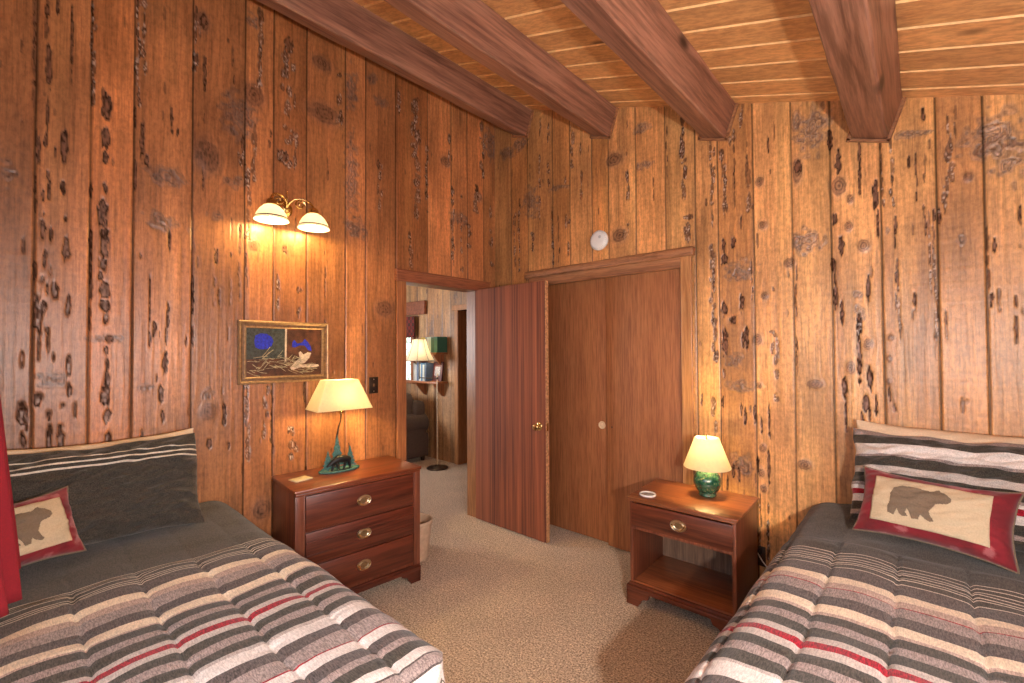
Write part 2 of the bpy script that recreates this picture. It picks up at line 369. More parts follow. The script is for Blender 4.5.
FEAT_A=dict(
 S=[(2.929,2.57,3.04,.01,.8),(2.918,2.1,2.49,.011,.5),(2.892,2.87,3.06,.014,.6),(2.736,2.65,3.15,.02,1),(2.569,2.71,3.25,.019,1),(2.546,2.87,3.26,.023,1),(2.324,3.08,3.39,.016,.7),(2.067,2.12,2.54,.023,1),(2.004,3.05,3.45,.043,.7),(2.034,2.47,2.72,.027,.9),(1.842,2.61,3.38,.056,.6),(1.798,2.53,3.13,.03,.7),(2.144,3.01,3.29,.015,.6),(2.28,2.91,3.12,.013,.6),(2.33,3,3.27,.022,.7),(1.943,2.71,2.81,.02,.8),(1.496,3.02,3.44,.041,.5),(1.581,2.4,2.73,.02,.6),(1.199,2.49,2.83,.035,.6),(2.095,2.55,2.64,.037,1),(2.288,2.36,2.46,.01,.6),(2.15,1.74,2.16,.013,.7),(2.111,1.76,2.17,.017,.7),(2.07,1.83,2.05,.015,.7),(2.06,.84,1.28,.029,1),(1.926,.82,1.27,.02,.7),(1.812,.8,1.07,.055,.6),(1.773,1.68,1.9,.027,.8),(1.899,1.72,1.91,.021,.6),(1.603,1.64,2.15,.014,.5),(1.965,.96,1.25,.031,.8),(1.283,1.65,2.2,.017,.3),(1.795,1.97,2.25,.013,.4),(1.443,2.27,2.37,.052,.6),(.881,2.5,3.42,.062,.9),(.777,2.57,3.13,.03,.6),(1.036,3.04,3.45,.026,.4),(.931,2.12,2.35,.027,.7),(.533,2.92,3.51,.033,.5),(.503,2.13,2.93,.033,.6),(.404,2.15,2.96,.027,.5),(.156,3.02,3.5,.052,.7),(.232,2.69,2.87,.058,.8),(-.046,2.09,3.47,.056,.9),(.048,2.24,2.78,.054,.6),(.321,2.36,2.59,.056,.7)],
 P=[(2.883,2.763,.011,.087),(2.884,2.554,.005,.064),(2.889,2.425,.006,.043),(2.83,2.425,.011,.065),(2.858,2.384,.004,.022),(2.91,2.37,.005,.063),(2.88,2.277,.004,.019),(2.895,2.177,.005,.028),(2.875,2.198,.006,.044),(2.831,2.223,.008,.033),(2.894,2.035,.008,.048),(2.868,2.009,.004,.032),(2.962,2.485,.004,.006),(2.856,3.051,.005,.041),(2.809,2.946,.005,.148),(2.824,2.082,.004,.013),(2.684,2.666,.017,.06),(2.689,2.51,.015,.052),(2.688,2.413,.009,.03),(2.687,2.264,.01,.025),(2.695,2.14,.017,.055),(2.688,2.043,.013,.025),(2.739,2.242,.006,.033),(2.55,2.55,.008,.089),(2.579,2.664,.005,.054),(2.531,2.445,.01,.027),(2.576,2.355,.005,.088),(2.431,2.712,.006,.047),(2.405,2.628,.006,.028),(2.428,2.63,.006,.013),(2.291,3.294,.017,.039),(2.284,3.003,.007,.088),(2.327,3.061,.012,.039),(2.894,2.026,.007,.039),(2.868,2.007,.004,.024),(2.817,1.955,.012,.053),(2.887,1.896,.006,.032),(2.916,1.842,.006,.047),(2.868,1.84,.004,.019),(2.894,1.795,.006,.017),(2.855,1.754,.012,.034),(2.878,1.765,.003,.022),(2.809,1.686,.008,.04),(2.905,1.64,.015,.078),(2.887,1.673,.008,.031),(2.875,1.576,.004,.016),(2.901,1.497,.004,.059),(2.872,1.516,.003,.047),(2.855,1.453,.003,.024),(2.805,1.412,.007,.04),(2.951,1.439,.005,.034),(2.804,1.291,.008,.031),(2.901,1.264,.016,.025),(2.951,1.203,.012,.046),(2.935,1.178,.006,.046),(2.824,1.232,.005,.014),(2.866,1.194,.007,.023),(2.865,1.084,.008,.063),(2.829,1.079,.01,.059),(2.945,1.096,.009,.027),(2.737,1.99,.006,.05),(2.736,1.882,.006,.05),(2.735,1.782,.006,.058),(2.737,1.633,.003,.05),(2.687,1.99,.014,.068),(2.691,1.896,.016,.034),(2.701,1.845,.009,.023),(2.688,1.77,.018,.034),(2.685,1.694,.018,.03),(2.679,1.632,.009,.021),(2.668,1.535,.014,.018),(2.677,1.484,.009,.022),(2.671,1.416,.008,.031),(2.673,1.349,.013,.034),(2.678,1.257,.017,.046),(2.674,1.164,.014,.034),(2.667,1.054,.012,.038),(2.436,2.051,.006,.055),(2.514,1.787,.004,.08),(2.514,1.653,.004,.044),(2.494,1.591,.008,.036),(2.513,1.528,.004,.044),(2.439,1.656,.007,.055),(2.444,1.565,.004,.064),(2.449,1.41,.01,.064),(2.482,1.343,.005,.02),(2.465,1.248,.01,.046),(2.456,1.139,.008,.026),(2.472,1.564,.004,.018),(2.359,1.529,.004,.033),(2.333,1.804,.006,.066),(2.331,1.558,.006,.057),(2.541,1.061,.003,.027),(1.871,2.676,.032,.033),(2.223,2,.01,.043),(2.231,1.856,.005,.024),(2.208,1.772,.006,.049),(2.332,1.823,.006,.047),(2.331,1.738,.006,.056),(1.738,1.213,.007,.067),(2.179,1.118,.009,.059),(2.251,.967,.012,.028),(2.157,.948,.007,.02),(1.858,2.099,.012,.023)],
 K=[(2.278,2.557,.033,.058),(2.298,3.29,.03,.043),(2.268,2.55,.05,.074),(2.037,2.99,.046,.058),(1.63,3.372,.053,.037),(1.605,3.042,.097,.051),(2.036,2.101,.026,.033),(2.257,1.146,.034,.042),(1.161,1.778,.059,.047),(1.982,.542,.043,.049),(.582,3.039,.045,.035),(.214,2.837,.044,.037)],
 G=[(3.003,2.249,.029,.053),(2.444,2.387,.084,.055),(2.462,2.149,.091,.046),(2.862,1.351,.057,.034),(2.668,1.543,.078,.017),(2.527,1.289,.031,.024),(2.439,2.133,.091,.023),(2.114,2.834,.083,.144),(2.052,3.424,.038,.037),(2.13,2.441,.073,.037),(2.225,2.228,.038,.04),(1.418,2.685,.048,.269),(1.419,3.299,.043,.148),(1.378,2.326,.081,.074),(1.256,3.433,.046,.046),(1.199,3.29,.065,.041),(2.26,1.232,.029,.039),(1.378,2.336,.081,.061),(.044,3.368,.098,.136),(.439,2.593,.101,.055)],
 seams=[0.144, 0.339, 0.521, 0.765, 1.061, 1.31, 1.461, 1.725, 1.925, 2.082, 2.337, 2.583, 2.74, 2.92])
FEAT_B=dict(
 S=[(.245,2.22,2.74,.028,.8),(.297,2.16,2.73,.027,.8),(.534,2.58,3.48,.025,.5),(.626,2.83,3.35,.025,.6),(.861,2.85,3.27,.039,.7),(.8,2.46,2.86,.035,.6),(.725,2.16,2.54,.02,.8),(.665,2.17,2.55,.024,.7),(.447,2.19,2.62,.038,.6),(.943,2.64,3.17,.022,.5),(.421,2.71,3.5,.019,.4),(.826,2.24,2.5,.033,.5),(1.752,2.48,2.97,.037,.9),(1.768,2.17,2.35,.055,.8),(1.93,2.39,2.79,.035,1),(2,2.33,2.71,.033,1),(2.054,2.75,2.92,.032,.8),(2.109,2.83,2.96,.028,.9),(1.925,1.9,2.34,.03,.7),(1.929,1.53,1.89,.03,.9),(2.132,2.56,2.77,.016,.7),(2.146,2.32,2.47,.034,.9),(2.256,2.5,2.77,.018,.6),(2.287,2.5,2.74,.014,.6),(2.104,2.2,2.33,.02,.7),(2.066,2.36,2.75,.012,.6),(1.541,2.25,2.74,.012,.3),(1.651,2.35,2.5,.029,.5),(1.639,2.55,2.93,.012,.4),(1.343,2.21,3.03,.027,.15),(2.381,1.61,1.93,.014,.7),(2.155,1.62,2.04,.01,.6),(2.769,2.2,2.5,.015,.9),(2.805,2.19,2.5,.02,.9),(2.817,1.67,2.17,.012,.8),(2.825,1.51,1.78,.014,1),(2.883,2.04,2.17,.008,.6),(2.9,2.2,2.35,.01,.6),(2.928,2.02,2.34,.013,.8),(2.939,1.73,2.05,.013,.9),(2.956,1.51,2.15,.013,1),(2.962,1.51,1.73,.01,.9),(3.019,2.35,2.54,.017,1),(3.02,2.26,2.39,.027,1),(3.006,2.18,2.26,.018,1),(2.998,2.13,2.2,.022,1),(3.043,2.47,2.64,.014,.8),(2.56,1.68,1.92,.016,.6),(2.661,1.52,1.6,.015,.9),(2.379,1.52,1.8,.009,.5),(3.136,1.71,1.95,.009,.6),(3.166,1.64,1.71,.007,.8),(3.221,1.5,1.66,.013,.7),(2.991,1.51,1.58,.01,.9),(1.933,1.39,1.66,.03,1),(1.928,.94,1.15,.03,.9),(2.376,1.32,1.48,.014,.7),(2.159,.21,.81,.014,.7),(2.18,.22,.56,.015,.9),(2.221,.23,.57,.019,.9),(2.271,1.17,1.46,.035,.3),(1.848,1,1.3,.018,.4),(2.273,1.23,1.64,.036,.25)],
 P=[(2.097,1.758,.013,.054),(1.995,1.729,.016,.044),(2.047,1.653,.018,.027),(1.999,1.557,.014,.033),(2.119,1.554,.014,.043),(1.999,2.03,.018,.031),(2.054,2.131,.012,.033),(1.996,2.119,.01,.039),(2.402,2.504,.018,.038),(2.551,2.604,.011,.05),(2.586,2.479,.012,.054),(2.68,2.515,.007,.058),(2.677,2.36,.006,.068),(2.741,2.267,.011,.076),(2.567,2.175,.01,.029),(2.594,2.025,.011,.045),(2.555,1.931,.01,.04),(2.566,1.761,.009,.069),(2.592,1.67,.008,.059),(2.703,1.787,.008,.067),(2.748,2.104,.006,.085),(3.157,1.935,.006,.033),(3.143,1.695,.006,.03),(2.873,2.401,.005,.026),(2.883,1.716,.005,.045),(2.978,2.096,.005,.035),(2.928,2.612,.008,.03),(3.236,2.061,.005,.04),(1.996,1.511,.017,.082),(2.102,1.531,.008,.042),(2.121,1.53,.01,.054),(1.99,1.32,.008,.024),(1.979,1.14,.01,.035),(2.086,1.103,.006,.032),(2.107,1.062,.008,.043),(2.158,1.088,.007,.052),(2.172,.787,.008,.042),(2.236,1.044,.007,.082),(2.23,.776,.007,.082),(2.595,1.271,.012,.042),(2.661,1.446,.009,.138),(2.663,1.367,.009,.036),(2.704,1.313,.01,.055),(2.599,1.137,.007,.075),(2.686,1.181,.015,.04),(2.726,1.175,.006,.045),(2.781,1.238,.004,.035),(2.664,1.584,.01,.056),(2.7,1.137,.005,.036),(2.668,1.097,.006,.037),(2.196,1.019,.006,.041),(1.999,.629,.008,.043),(2.067,.706,.008,.042),(2.035,.721,.008,.033)],
 K=[(1.235,2.881,.058,.042),(1.278,2.311,.051,.041),(2.205,2.471,.019,.025),(2.218,2.207,.021,.023),(2.222,1.786,.018,.019),(2.351,1.965,.025,.025),(2.398,2.486,.02,.06),(2.588,2.349,.028,.044),(2.637,2.268,.014,.022),(2.689,2.01,.022,.027),(3.08,2.27,.015,.02),(2.627,2.123,.016,.024),(2.179,1.529,.023,.03),(2.185,1.255,.015,.017),(2.2,.885,.017,.022),(2.19,.738,.017,.021),(2.2,.647,.017,.019),(2.465,1.275,.033,.023),(2.699,1.495,.017,.026),(2.623,1.371,.018,.03),(2.409,.822,.03,.024),(2.79,1.526,.011,.014),(2.782,1.419,.01,.015),(2.78,1.304,.011,.014)],
 G=[(.301,3.276,.095,.065),(.16,3.253,.106,.053),(.431,2.752,.09,.127),(.742,2.802,.114,.034),(1.466,3.041,.057,.04),(1.476,2.78,.067,.03),(2.085,1.953,.082,.069),(2.392,2.076,.024,.04),(2.402,2.767,.025,.08),(3.167,2.393,.05,.091),(2.889,2.537,.067,.026),(2.445,2.069,.068,.072),(2.471,2.691,.076,.123),(3.054,1.977,.021,.025),(2.666,1.656,.022,.054),(2.657,1.753,.021,.023),(2.784,2.069,.011,.03),(2.054,1.402,.048,.043),(2.078,1.246,.088,.038),(2.091,.774,.078,.059)],
 seams=[0.203, 0.398, 0.666, 0.839, 1.043, 1.187, 1.407, 1.624, 1.825, 1.966, 2.168, 2.368, 2.551, 2.762, 2.97, 3.13])

SLOPE = .336; ROOF = 3.685
roof = lambda x: ROOF - SLOPE * x
DOOR_A = (.232, .986, 2.005); CLOSET = (.5, 1.73, 2.03)
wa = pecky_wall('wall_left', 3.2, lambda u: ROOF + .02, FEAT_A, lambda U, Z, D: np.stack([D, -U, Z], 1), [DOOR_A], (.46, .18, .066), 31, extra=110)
FEAT_B['G'] += [(3.16, 2.42, .09, .13), (3.2, 2.3, .05, .1)]
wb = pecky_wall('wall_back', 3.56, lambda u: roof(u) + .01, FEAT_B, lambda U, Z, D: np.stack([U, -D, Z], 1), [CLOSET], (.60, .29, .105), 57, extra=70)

def struct(name, bm, mat, **k): return obj(name, bm, mat, None, k.pop('smooth', 0), kind='structure', **k)
# carpet: one slab under both rooms
def carpet_mat():
    m, nt, b = new_mat('beige_carpet')
    v = coords(nt); n = noise(nt, v, 110, 2, .8); n2 = noise(nt, v, 40, 3, .7); n3 = noise(nt, v, 3.5, 3)
    c = ramp(nt, n, [(.36, (.2, .14, .09)), (.46, (.55, .42, .3)), (.54, (.7, .55, .4)), (.64, (1, .86, .66))])
    c = mixc(nt, .7, c, ramp(nt, n2, [(.3, (.7, .68, .66)), (.65, (1.1, 1.1, 1.1))]), 'MULTIPLY')
    c = mixc(nt, .6, c, ramp(nt, n3, [(.35, (.85, .85, .85)), (.65, (1.06, 1.06, 1.06))]), 'MULTIPLY')
    nt.links.new(c, b.inputs['Base Color']); b.inputs['Roughness'].default_value = 1; b.inputs['Specular IOR Level'].default_value = .1
    b.inputs['Sheen Weight'].default_value = .2
    mm = N(nt, 'ShaderNodeMath', operation='ADD'); nt.links.new(n, mm.inputs[0]); nt.links.new(n2, mm.inputs[1])
    bump(nt, b, mm.outputs[0], 1, .012); return m
M['carpet'] = carpet_mat()
struct('floor', bx(-4.2, 3.7, -3.35, 3.0, -.1, 0), M['carpet'])

# ceiling boards, laid across the beams (run along x, follow the slope)
ang = math.atan(SLOPE)
RM = Matrix.Translation((0, 0, ROOF)) @ Matrix.Rotation(ang, 4, 'Y')
bm = bmesh.new(); y = 0.083; k = 0; wdt = .186
Ls = 3.72 / math.cos(ang)
while y > -3.3:
    # board with chamfered long edges; their pale colour paints in the lit groove lips
    y1 = y - wdt; ch = .009
    pr = [(y1, .012), (y1 + ch, 0), (y - ch, 0), (y, .012), (y, .03), (y1, .03)]
    a = [bm.verts.new(RM @ Vector((-.14, p, q))) for p, q in pr]; b = [bm.verts.new(RM @ Vector((Ls, p, q))) for p, q in pr]
    n = len(pr)
    kk = (int(-y / wdt + .5) * 7) % 3
    for i in range(n):
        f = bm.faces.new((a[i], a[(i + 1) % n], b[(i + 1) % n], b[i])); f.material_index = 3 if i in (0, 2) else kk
    y = y1
pines = [wood('ceiling_pine_%s' % nm, tuple(v * q for v in (.56, .25, .095)), tuple(v * q for v in (.86, .48, .2)), 'x', 14, .05, rough=.35, knots=True, bumps=.05, big=2, lohi=(.22, .7)) for nm, q in (('pale', 1.0), ('mid', .9), ('deep', .8))]
struct('ceiling', bm, pines + [M['pine_lit_edge']])
# beams: purlins parallel to the left wall, square to the slope
BW, BH = .152, .205
rs = random.Random(8)
for i, (bxr, lab) in enumerate(((.395, 'stained ceiling beam nearest the left wall'), (1.201, 'second stained ceiling beam from the left wall'), (2.017, 'stained ceiling beam above the closet corner'), (2.791, 'stained ceiling beam nearest the right bed'), (3.55, 'stained ceiling beam along the right wall'))):
    s = math.sin(ang); c = math.cos(ang)
    zb = roof(bxr) - BH / c + .002; 
    # right bottom corner at (bxr, zb'): build in the sloped frame
    xs = (bxr + (roof(bxr) - zb) * 0) / c
    bm = bmesh.new(); ly = -3.2
    xl = bxr / c + BH * s / c * 0 + .0
    # local frame: X along the slope, Z normal to it (up)
    p = RM.inverted() @ Vector((bxr, 0, [3.331, 3.063, 2.789, 2.536, 2.27][i]))
    add_box(bm, p.x - BW, p.x, ly, 0, p.z, .004, bev=.007, seg=1)
    bmesh.ops.subdivide_edges(bm, edges=[e for e in bm.edges if abs((e.verts[0].co - e.verts[1].co).y) > 1], cuts=40)
    for v in bm.verts:
        v.co.x += (vn(np.array([v.co.y * 5 + i * 9]), np.array([v.co.z * 3]), 77)[0] - .5) * .006; v.co.z += (vn(np.array([v.co.y * 6 + i * 5]), np.array([v.co.x * 3]), 78)[0] - .5) * .006 * (v.co.z < -.05)
        v.co = RM @ v.co
    struct('ceiling_beam', bm, M['beam'], label=lab, smooth=30)
    # thin collar board fitted round the beam's end on the wall
    if i < 4:
        bm = bmesh.new()
        for q in ((p.x - BW - .02, p.x - BW, p.z - .014, -.001), (p.x, p.x + .016, p.z - .014, -.001), (p.x - BW - .02, p.x + .016, p.z - .016, p.z)):
            add_box(bm, q[0], q[1], -.016, .004, q[2], q[3], bev=.002, seg=1, M4=RM)
        struct('trim_%d' % (i + 1), bm, M['header'])

# door casing on the left wall and jamb
bm = bmesh.new()
add_box(bm, -.004, .018, -1.062, -.982, 0, 2.0, .003)
struct('trim_5', bm, M['casing'])
bm = bmesh.new()
add_box(bm, -.004, .034, -1.075, -.10, 1.995, 2.078, .004); add_box(bm, 0, .04, -1.08, -.095, 2.07, 2.083, .002)
struct('trim_6', bm, M['head_y'])
bm = bmesh.new()
for a in ((-1.0, -.984), (-.232, -.216)): add_box(bm, -.135, -.001, a[0], a[1], 0, 2.0, .002)
add_box(bm, -.135, -.001, -1.0, -.216, 1.995, 2.012, .002)
struct('trim_7', bm, wood('jamb_wood', (.2, .08, .03), (.34, .16, .07), 'z', 30))
struct('trim_14', bx(-.004, .014, -.228, -.15, 0, 1.995, .003), M['casing'])
# outer face of the left wall (seen from the living room) and its core
bm = bmesh.new()
for q in ((-3.3, -1.0, 0, 3.7), (-.216, .9, 0, 3.7), (-1.0, -.216, 2.012, 3.7)): add_box(bm, -.135, -.012, q[0], q[1], q[2], q[3])
struct('wall_partition', bm, M['casing'])
# closet casing, header, inside of the closet
bm = bmesh.new(); add_box(bm, 1.728, 1.80, -.02, .012, 0, 2.115, .004); add_box(bm, .42, .5, -.02, .012, 0, 2.03, .003)
struct('trim_8', bm, M['casing_light'])
bm = bmesh.new(); add_box(bm, .42, 1.728, -.022, .02, 2.012, 2.085, .004)
struct('trim_9', bm, M['header'])
def rough_slab(x0, x1, y0, y1, z0, z1, seed):
    bm = bmesh.new(); add_box(bm, x0, x1, y0, y1, z0, z1, .006, 1)
    bmesh.ops.subdivide_edges(bm, edges=[e for e in bm.edges if abs((e.verts[0].co - e.verts[1].co).x) > .5], cuts=90)
    for v in bm.verts:
        n = vn(np.array([v.co.x * 28.]), np.array([v.co.z * 30.]), seed)[0] - .5
        if v.co.y < (y0 + y1) / 2: v.co.y += n * .014
        v.co.z += n * .01
    return bm
struct('trim_10', rough_slab(.386, 1.82, -.04, .004, 2.083, 2.142, 90), M['header'], smooth=60)
bm = bmesh.new()
add_box(bm, .44, 1.8, .62, .64, 0, 2.2); add_box(bm, .42, .44, .06, .64, 0, 2.2); add_box(bm, 1.8, 1.82, .06, .64, 0, 2.2); add_box(bm, .42, 1.82, .06, .64, 2.2, 2.22)
struct('wall_closet', bm, M['plaster'])
# sliding closet doors
def closet_door(name, x0, x1, y0, label):
    t = thing(name, label, 'closet door', ((x0 + x1) / 2, y0, .0)); t['kind'] = 'structure'; h = (x1 - x0) / 2
    obj('door_panel', bx(-h, h, 0, .03, .012, 2.03, .002), M['closet'], t)
    return t
cdl = closet_door('door_2', .51, 1.165, .055, 'left sliding plywood closet door')
cdr = closet_door('door_3', 1.148, 1.727, .018, 'right sliding plywood closet door beside the casing')
RX = Matrix.Rotation(PI / 2, 4, 'X')
obj('door_pull', lathe([(0, .004), (.020, .004), (.023, .008), (.028, .008), (.030, 0), (.0, 0)], 24, (0, 0, 0), Matrix.Translation((.245, 0, .895)) @ RX), plain('pale_brass', (.78, .62, .42), .35, .2), cdl, label='round pale brass finger pull')
obj('door_pull', lathe([(0, .001), (.005, .002), (.006, 0), (0, 0)], 12, (0, 0, 0), Matrix.Translation((-.25, 0, .895)) @ RX), M['bronze'], cdr)
# hinged door standing open against the closet corner
t = thing('door_1', 'dark striped veneer door standing open in the corner', 'door', (0.006, -.242, 0)); t['kind'] = 'structure'
obj('door_panel', bx(.0, .776, -.018, .018, .012, 2.003, .0015), M['leaf'], t)
bm = bmesh.new()
add_box(bm, .776, .7785, -.018, .018, .012, 2.003)
obj('door_edge', bm, M['worn'], t, label='worn pale door edge')
bm = bmesh.new()
for s in (-1, 1):
    add_lathe(bm, [(0, 0), (.032, 0), (.032, .003), (.026, .008), (.011, .01), (.010, .022), (.018, .028), (.027, .038), (.028, .046), (.022, .054), (0, .058)], 24, M4=Matrix.Translation((.71, s * .018, .885)) @ Matrix.Rotation(s * -PI / 2, 4, 'X'))
add_box(bm, .774, .7795, -.012, .012, .855, .915, .001)
obj('door_knob', bm, M['brass'], t, label='round brass door knob')
for z in (.25, 1.0, 1.78):
    bm = bmesh.new(); add_lathe(bm, [(0, 0), (.006, 0), (.006, .09), (.004, .095), (0, .096)], 12, (-.006, .022, z)); add_box(bm, -.004, .03, .0175, .0195, z, z + .09)
    obj('hinge', bm, M['brass'], t)

# rear and right walls with their windows (behind and beside the camera)
def wall_with_window(name, axis, pos, thick, a0, a1, top, win):
    bm = bmesh.new(); w0, w1, z0, z1 = win
    def add(p, q, za, zb0, zb1):
        # sloped top where needed
        vs = []
        for n_ in (pos, pos + thick):
            for (a, z) in ((p, za), (q, za), (q, zb1), (p, zb0)):
                vs.append(bm.verts.new((a, n_, z) if axis == 'x' else (n_, a, z)))
        for f in ((0, 1, 2, 3), (7, 6, 5, 4), (0, 4, 5, 1), (1, 5, 6, 2), (2, 6, 7, 3), (3, 7, 4, 0)): bm.faces.new([vs[i] for i in f])
    add(a0, w0, 0, top(a0), top(w0)); add(w1, a1, 0, top(w1), top(a1)); add(w0, w1, 0, z0, z0); add(w0, w1, z1, top(w0), top(w1))
    struct(name, bm, M['plaster'])
wall_with_window('wall_rear', 'x', -3.2, -.14, -.135, 3.7, lambda x: roof(x) + .01, WIN_C)
wall_with_window('wall_right', 'y', 3.56, .14, -3.2, .14, lambda y: roof(3.56) + .01, WIN_D)
def window(name, axis, pos, win, mull):
    w0, w1, z0, z1 = win; s = .05
    t = thing(name, 'wood framed bedroom window', 'window'); t['kind'] = 'structure'
    def B(bm, a, b, n0, n1, za, zb):
        add_box(bm, *((a, b, n0, n1) if axis == 'x' else (n0, n1, a, b)), za, zb, .003)
    n0, n1 = sorted((pos, pos + (-.06 if axis == 'x' else .06)))
    bm = bmesh.new()
    B(bm, w0, w0 + s, n0, n1, z0, z1); B(bm, w1 - s, w1, n0, n1, z0, z1); B(bm, w0 + s, w1 - s, n0, n1, z0, z0 + s); B(bm, w0 + s, w1 - s, n0, n1, z1 - s, z1)
    for k in range(1, mull): x = w0 + (w1 - w0) * k / mull; B(bm, x - .015, x + .015, n0, n1, z0 + s, z1 - s)
    obj('window_frame', bm, M['casing'], t)
    bm = bmesh.new(); nm = (n0 + n1) / 2; B(bm, w0 + s, w1 - s, nm - .002, nm + .002, z0 + s, z1 - s); obj('pane', bm, M['glass'], t)
window('window_1', 'x', -3.21, WIN_C, 2); window('window_2', 'y', 3.58, WIN_D, 2)
# ------------------------------------------------------------------ beds
DK = (.052, .045, .036); DM = (.085, .068, .064); CR = (.68, .56, .42); PK = (.42, .31, .26); RD = (.27, .006, .018); MV = (.28, .225, .21); WH = (.64, .585, .55); LT = (.46, .405, .37)
def quilt_stops(off, k):
    st = [(-.5, DK)]; t = -.25
    while t < -.085: st += [(t, (.58, .5, .42)), (t + .0055, DK)]; t += .0195 if t > -.17 else .027
    st += [(-.085, DM)]
    st += [(0, CR), (.045, PK), (.086, RD), (.0905, MV), (.157, DM), (.216, CR), (.268, PK), (.285, DK), (.336, MV), (.381, DK), (.43, LT), (.466, RD), (.498, LT), (.53, DK), (.575, MV), (.622, DK), (.667, (.42, .37, .34)), (.685, WH), (.743, DM), (.798, MV), (.868, RD), (.874, WH), (.93, DM), (.98, MV), (1.013, DK), (1.062, WH), (1.1, DM), (1.107, MV), (1.145, DM), (1.153, WH), (1.21, DK), (1.25, MV), (1.29, DK), (1.34, WH), (1.4, DK), (1.6, MV)]
    return [(off + k * a, c) for a, c in st]
def comforter(parent_loc, rotz, W, L, seams, stops_off, k, label, pillows_s, seed, drop=.44, top=.672):
    hw = W / 2; r = .13
    na, nb = 260, 420
    A = np.linspace(-1, 1, na); B = np.linspace(0, 1, nb)
    La = (hw - r) + r * PI / 2 + drop - r; Lb = (L - r) + r * PI / 2 + drop - r
    def prof(s, h):
        """s arc-length from centre -> (outward coordinate, drop)"""
        flat = h - r; x = np.where(s < flat, s, np.where(s < flat + r * PI / 2, flat + r * np.sin(np.clip((s - flat) / r, 0, PI / 2)), h))
        d = np.where(s < flat, 0, np.where(s < flat + r * PI / 2, r * (1 - np.cos(np.clip((s - flat) / r, 0, PI / 2))), r + s - flat - r * PI / 2))
        return x, d
    aa = A * La; bb = B * Lb
    xa, da = prof(abs(aa), hw); xa = xa * np.sign(aa); yb, db = prof(bb, L)
    X = np.repeat(xa[:, None], nb, 1); Y = np.repeat(yb[None, :], na, 0)
    D1 = np.repeat(da[:, None], nb, 1); D2 = np.repeat(db[None, :], na, 0)
    D = (D1 ** 2.4 + D2 ** 2.4) ** (1 / 2.4)
    D = np.minimum(D, drop + .02)
    S = np.repeat(aa[:, None], nb, 1); T = np.repeat(bb[None, :], na, 0)
    # rounded plan corner at the foot
    cx = np.clip((abs(X) - (hw - .26)) / .26, 0, 1); cy = np.clip((Y - (L - .26)) / .26, 0, 1)
    rad = np.sqrt(cx ** 2 + cy ** 2); f = np.where(rad > 1, 1 / np.maximum(rad, 1e-6), 1)
    X = np.where(rad > 1, np.sign(X) * ((hw - .26) + .26 * cx * f), X); Y = np.where(rad > 1, (L - .26) + .26 * cy * f, Y)
    # quilting: channels run head to foot; the seams pull the surface down
    seams = sorted(seams); ext = [seams[0] - .18 * i for i in (3, 2, 1)] + seams + [seams[-1] + .18 * i for i in (1, 2, 3)]
    ds = np.full_like(S, 9.)
    for i, q in enumerate(ext):
        wig = .004 * (vn(T * 14, T * 0, seed + i) - .5) * 2; ds = np.minimum(ds, abs(S - q - wig))
    start = np.clip((T - pillows_s) / .05, 0, 1)
    puff = (.010 * (1 - np.exp(-(ds / .006) ** 1.3)) + .007 * np.sin(np.clip(ds / .0875, 0, 1) * PI / 2)) * (.25 + .75 * start)
    gather = .0045 * np.exp(-ds / .03) * (vn(T * 55, S * 6, seed + 20) - .5) * 2 * start
    hz = puff + gather + .016 * (vn(T * 4.5, S * 5, seed + 21) - .5) + .006 * (vn(T * 13, S * 11, seed + 22) - .5) - .012
    Z = top - D - .014 * (X / hw) ** 2
    side = np.clip(D / r, 0, 1)
    nX = np.where(D1 > 0, np.sign(X) * side, 0) * (D1 >= D2 * .5); nY = side * (D2 > 0) * (D2 >= D1 * .5)
    X = X + nX * hz; Y = Y + nY * hz; Z = Z + hz * (1 - side * .8)
    st = T + .006 * (vn(S * 9, T * 9, seed + 23) - .5) + .0035 * (vn(S * 40, T * 6, seed + 24) - .5)
    co = np.stack([X.ravel(), Y.ravel(), Z.ravel()], 1)
    me = grid_mesh('comforter', co, na, nb, None, {'st': st.ravel()})
    mat = stripe_mat('quilt_stripes', quilt_stops(stops_off, k), 0, 2.6)
    me.materials.append(mat)
    o = bpy.data.objects.new('comforter', me); C.objects.link(o); o.location = parent_loc; o.rotation_euler = (0, 0, rotz)
    so = o.modifiers.new('thick', 'SOLIDIFY'); so.thickness = .012; so.offset = -1
    return setp(o, label, 'comforter', 'striped comforters')
def bed(loc, rotz, W, L, label):
    t = thing('bed', label, 'bed', loc, rotz, 'twin beds')
    h = W / 2 - .045
    bm = bx(-h, h, .03, L - .05, .39, .615, .06, 4); obj('mattress', bm, M['mattress'], t)
    obj('box_spring', bx(-h, h, .03, L - .05, .19, .385, .03, 3), M['mattress'], t)
    bm = bmesh.new()
    for q in ((-h, -h + .03, .03, L - .06), (h - .03, h, .03, L - .06)): add_box(bm, q[0], q[1], q[2], q[3], .155, .188)
    for y in (.05, L / 2, L - .1): add_box(bm, -h, h, y, y + .03, .155, .185)
    obj('bed_frame', bm, M['steel'], t)
    for x in (-h + .05, h - .05):
        for y in (.12, L - .14): obj('leg', lathe([(0, 0), (.022, 0), (.026, .02), (.016, .03), (.016, .156), (0, .156)], 12, (x, y, 0)), M['steel'], t)
    return t
# local +y of a bed runs from head to foot
B1 = ((0.03, -2.64, 0), -PI / 2); B2 = ((2.925, -.03, 0), PI)
bed(*B1, 1.0, 2.0, 'twin bed with its head against the left wall, under the striped comforter')
bed(*B2, 1.0, 2.0, 'twin bed with its head against the back wall, beside the nightstand')
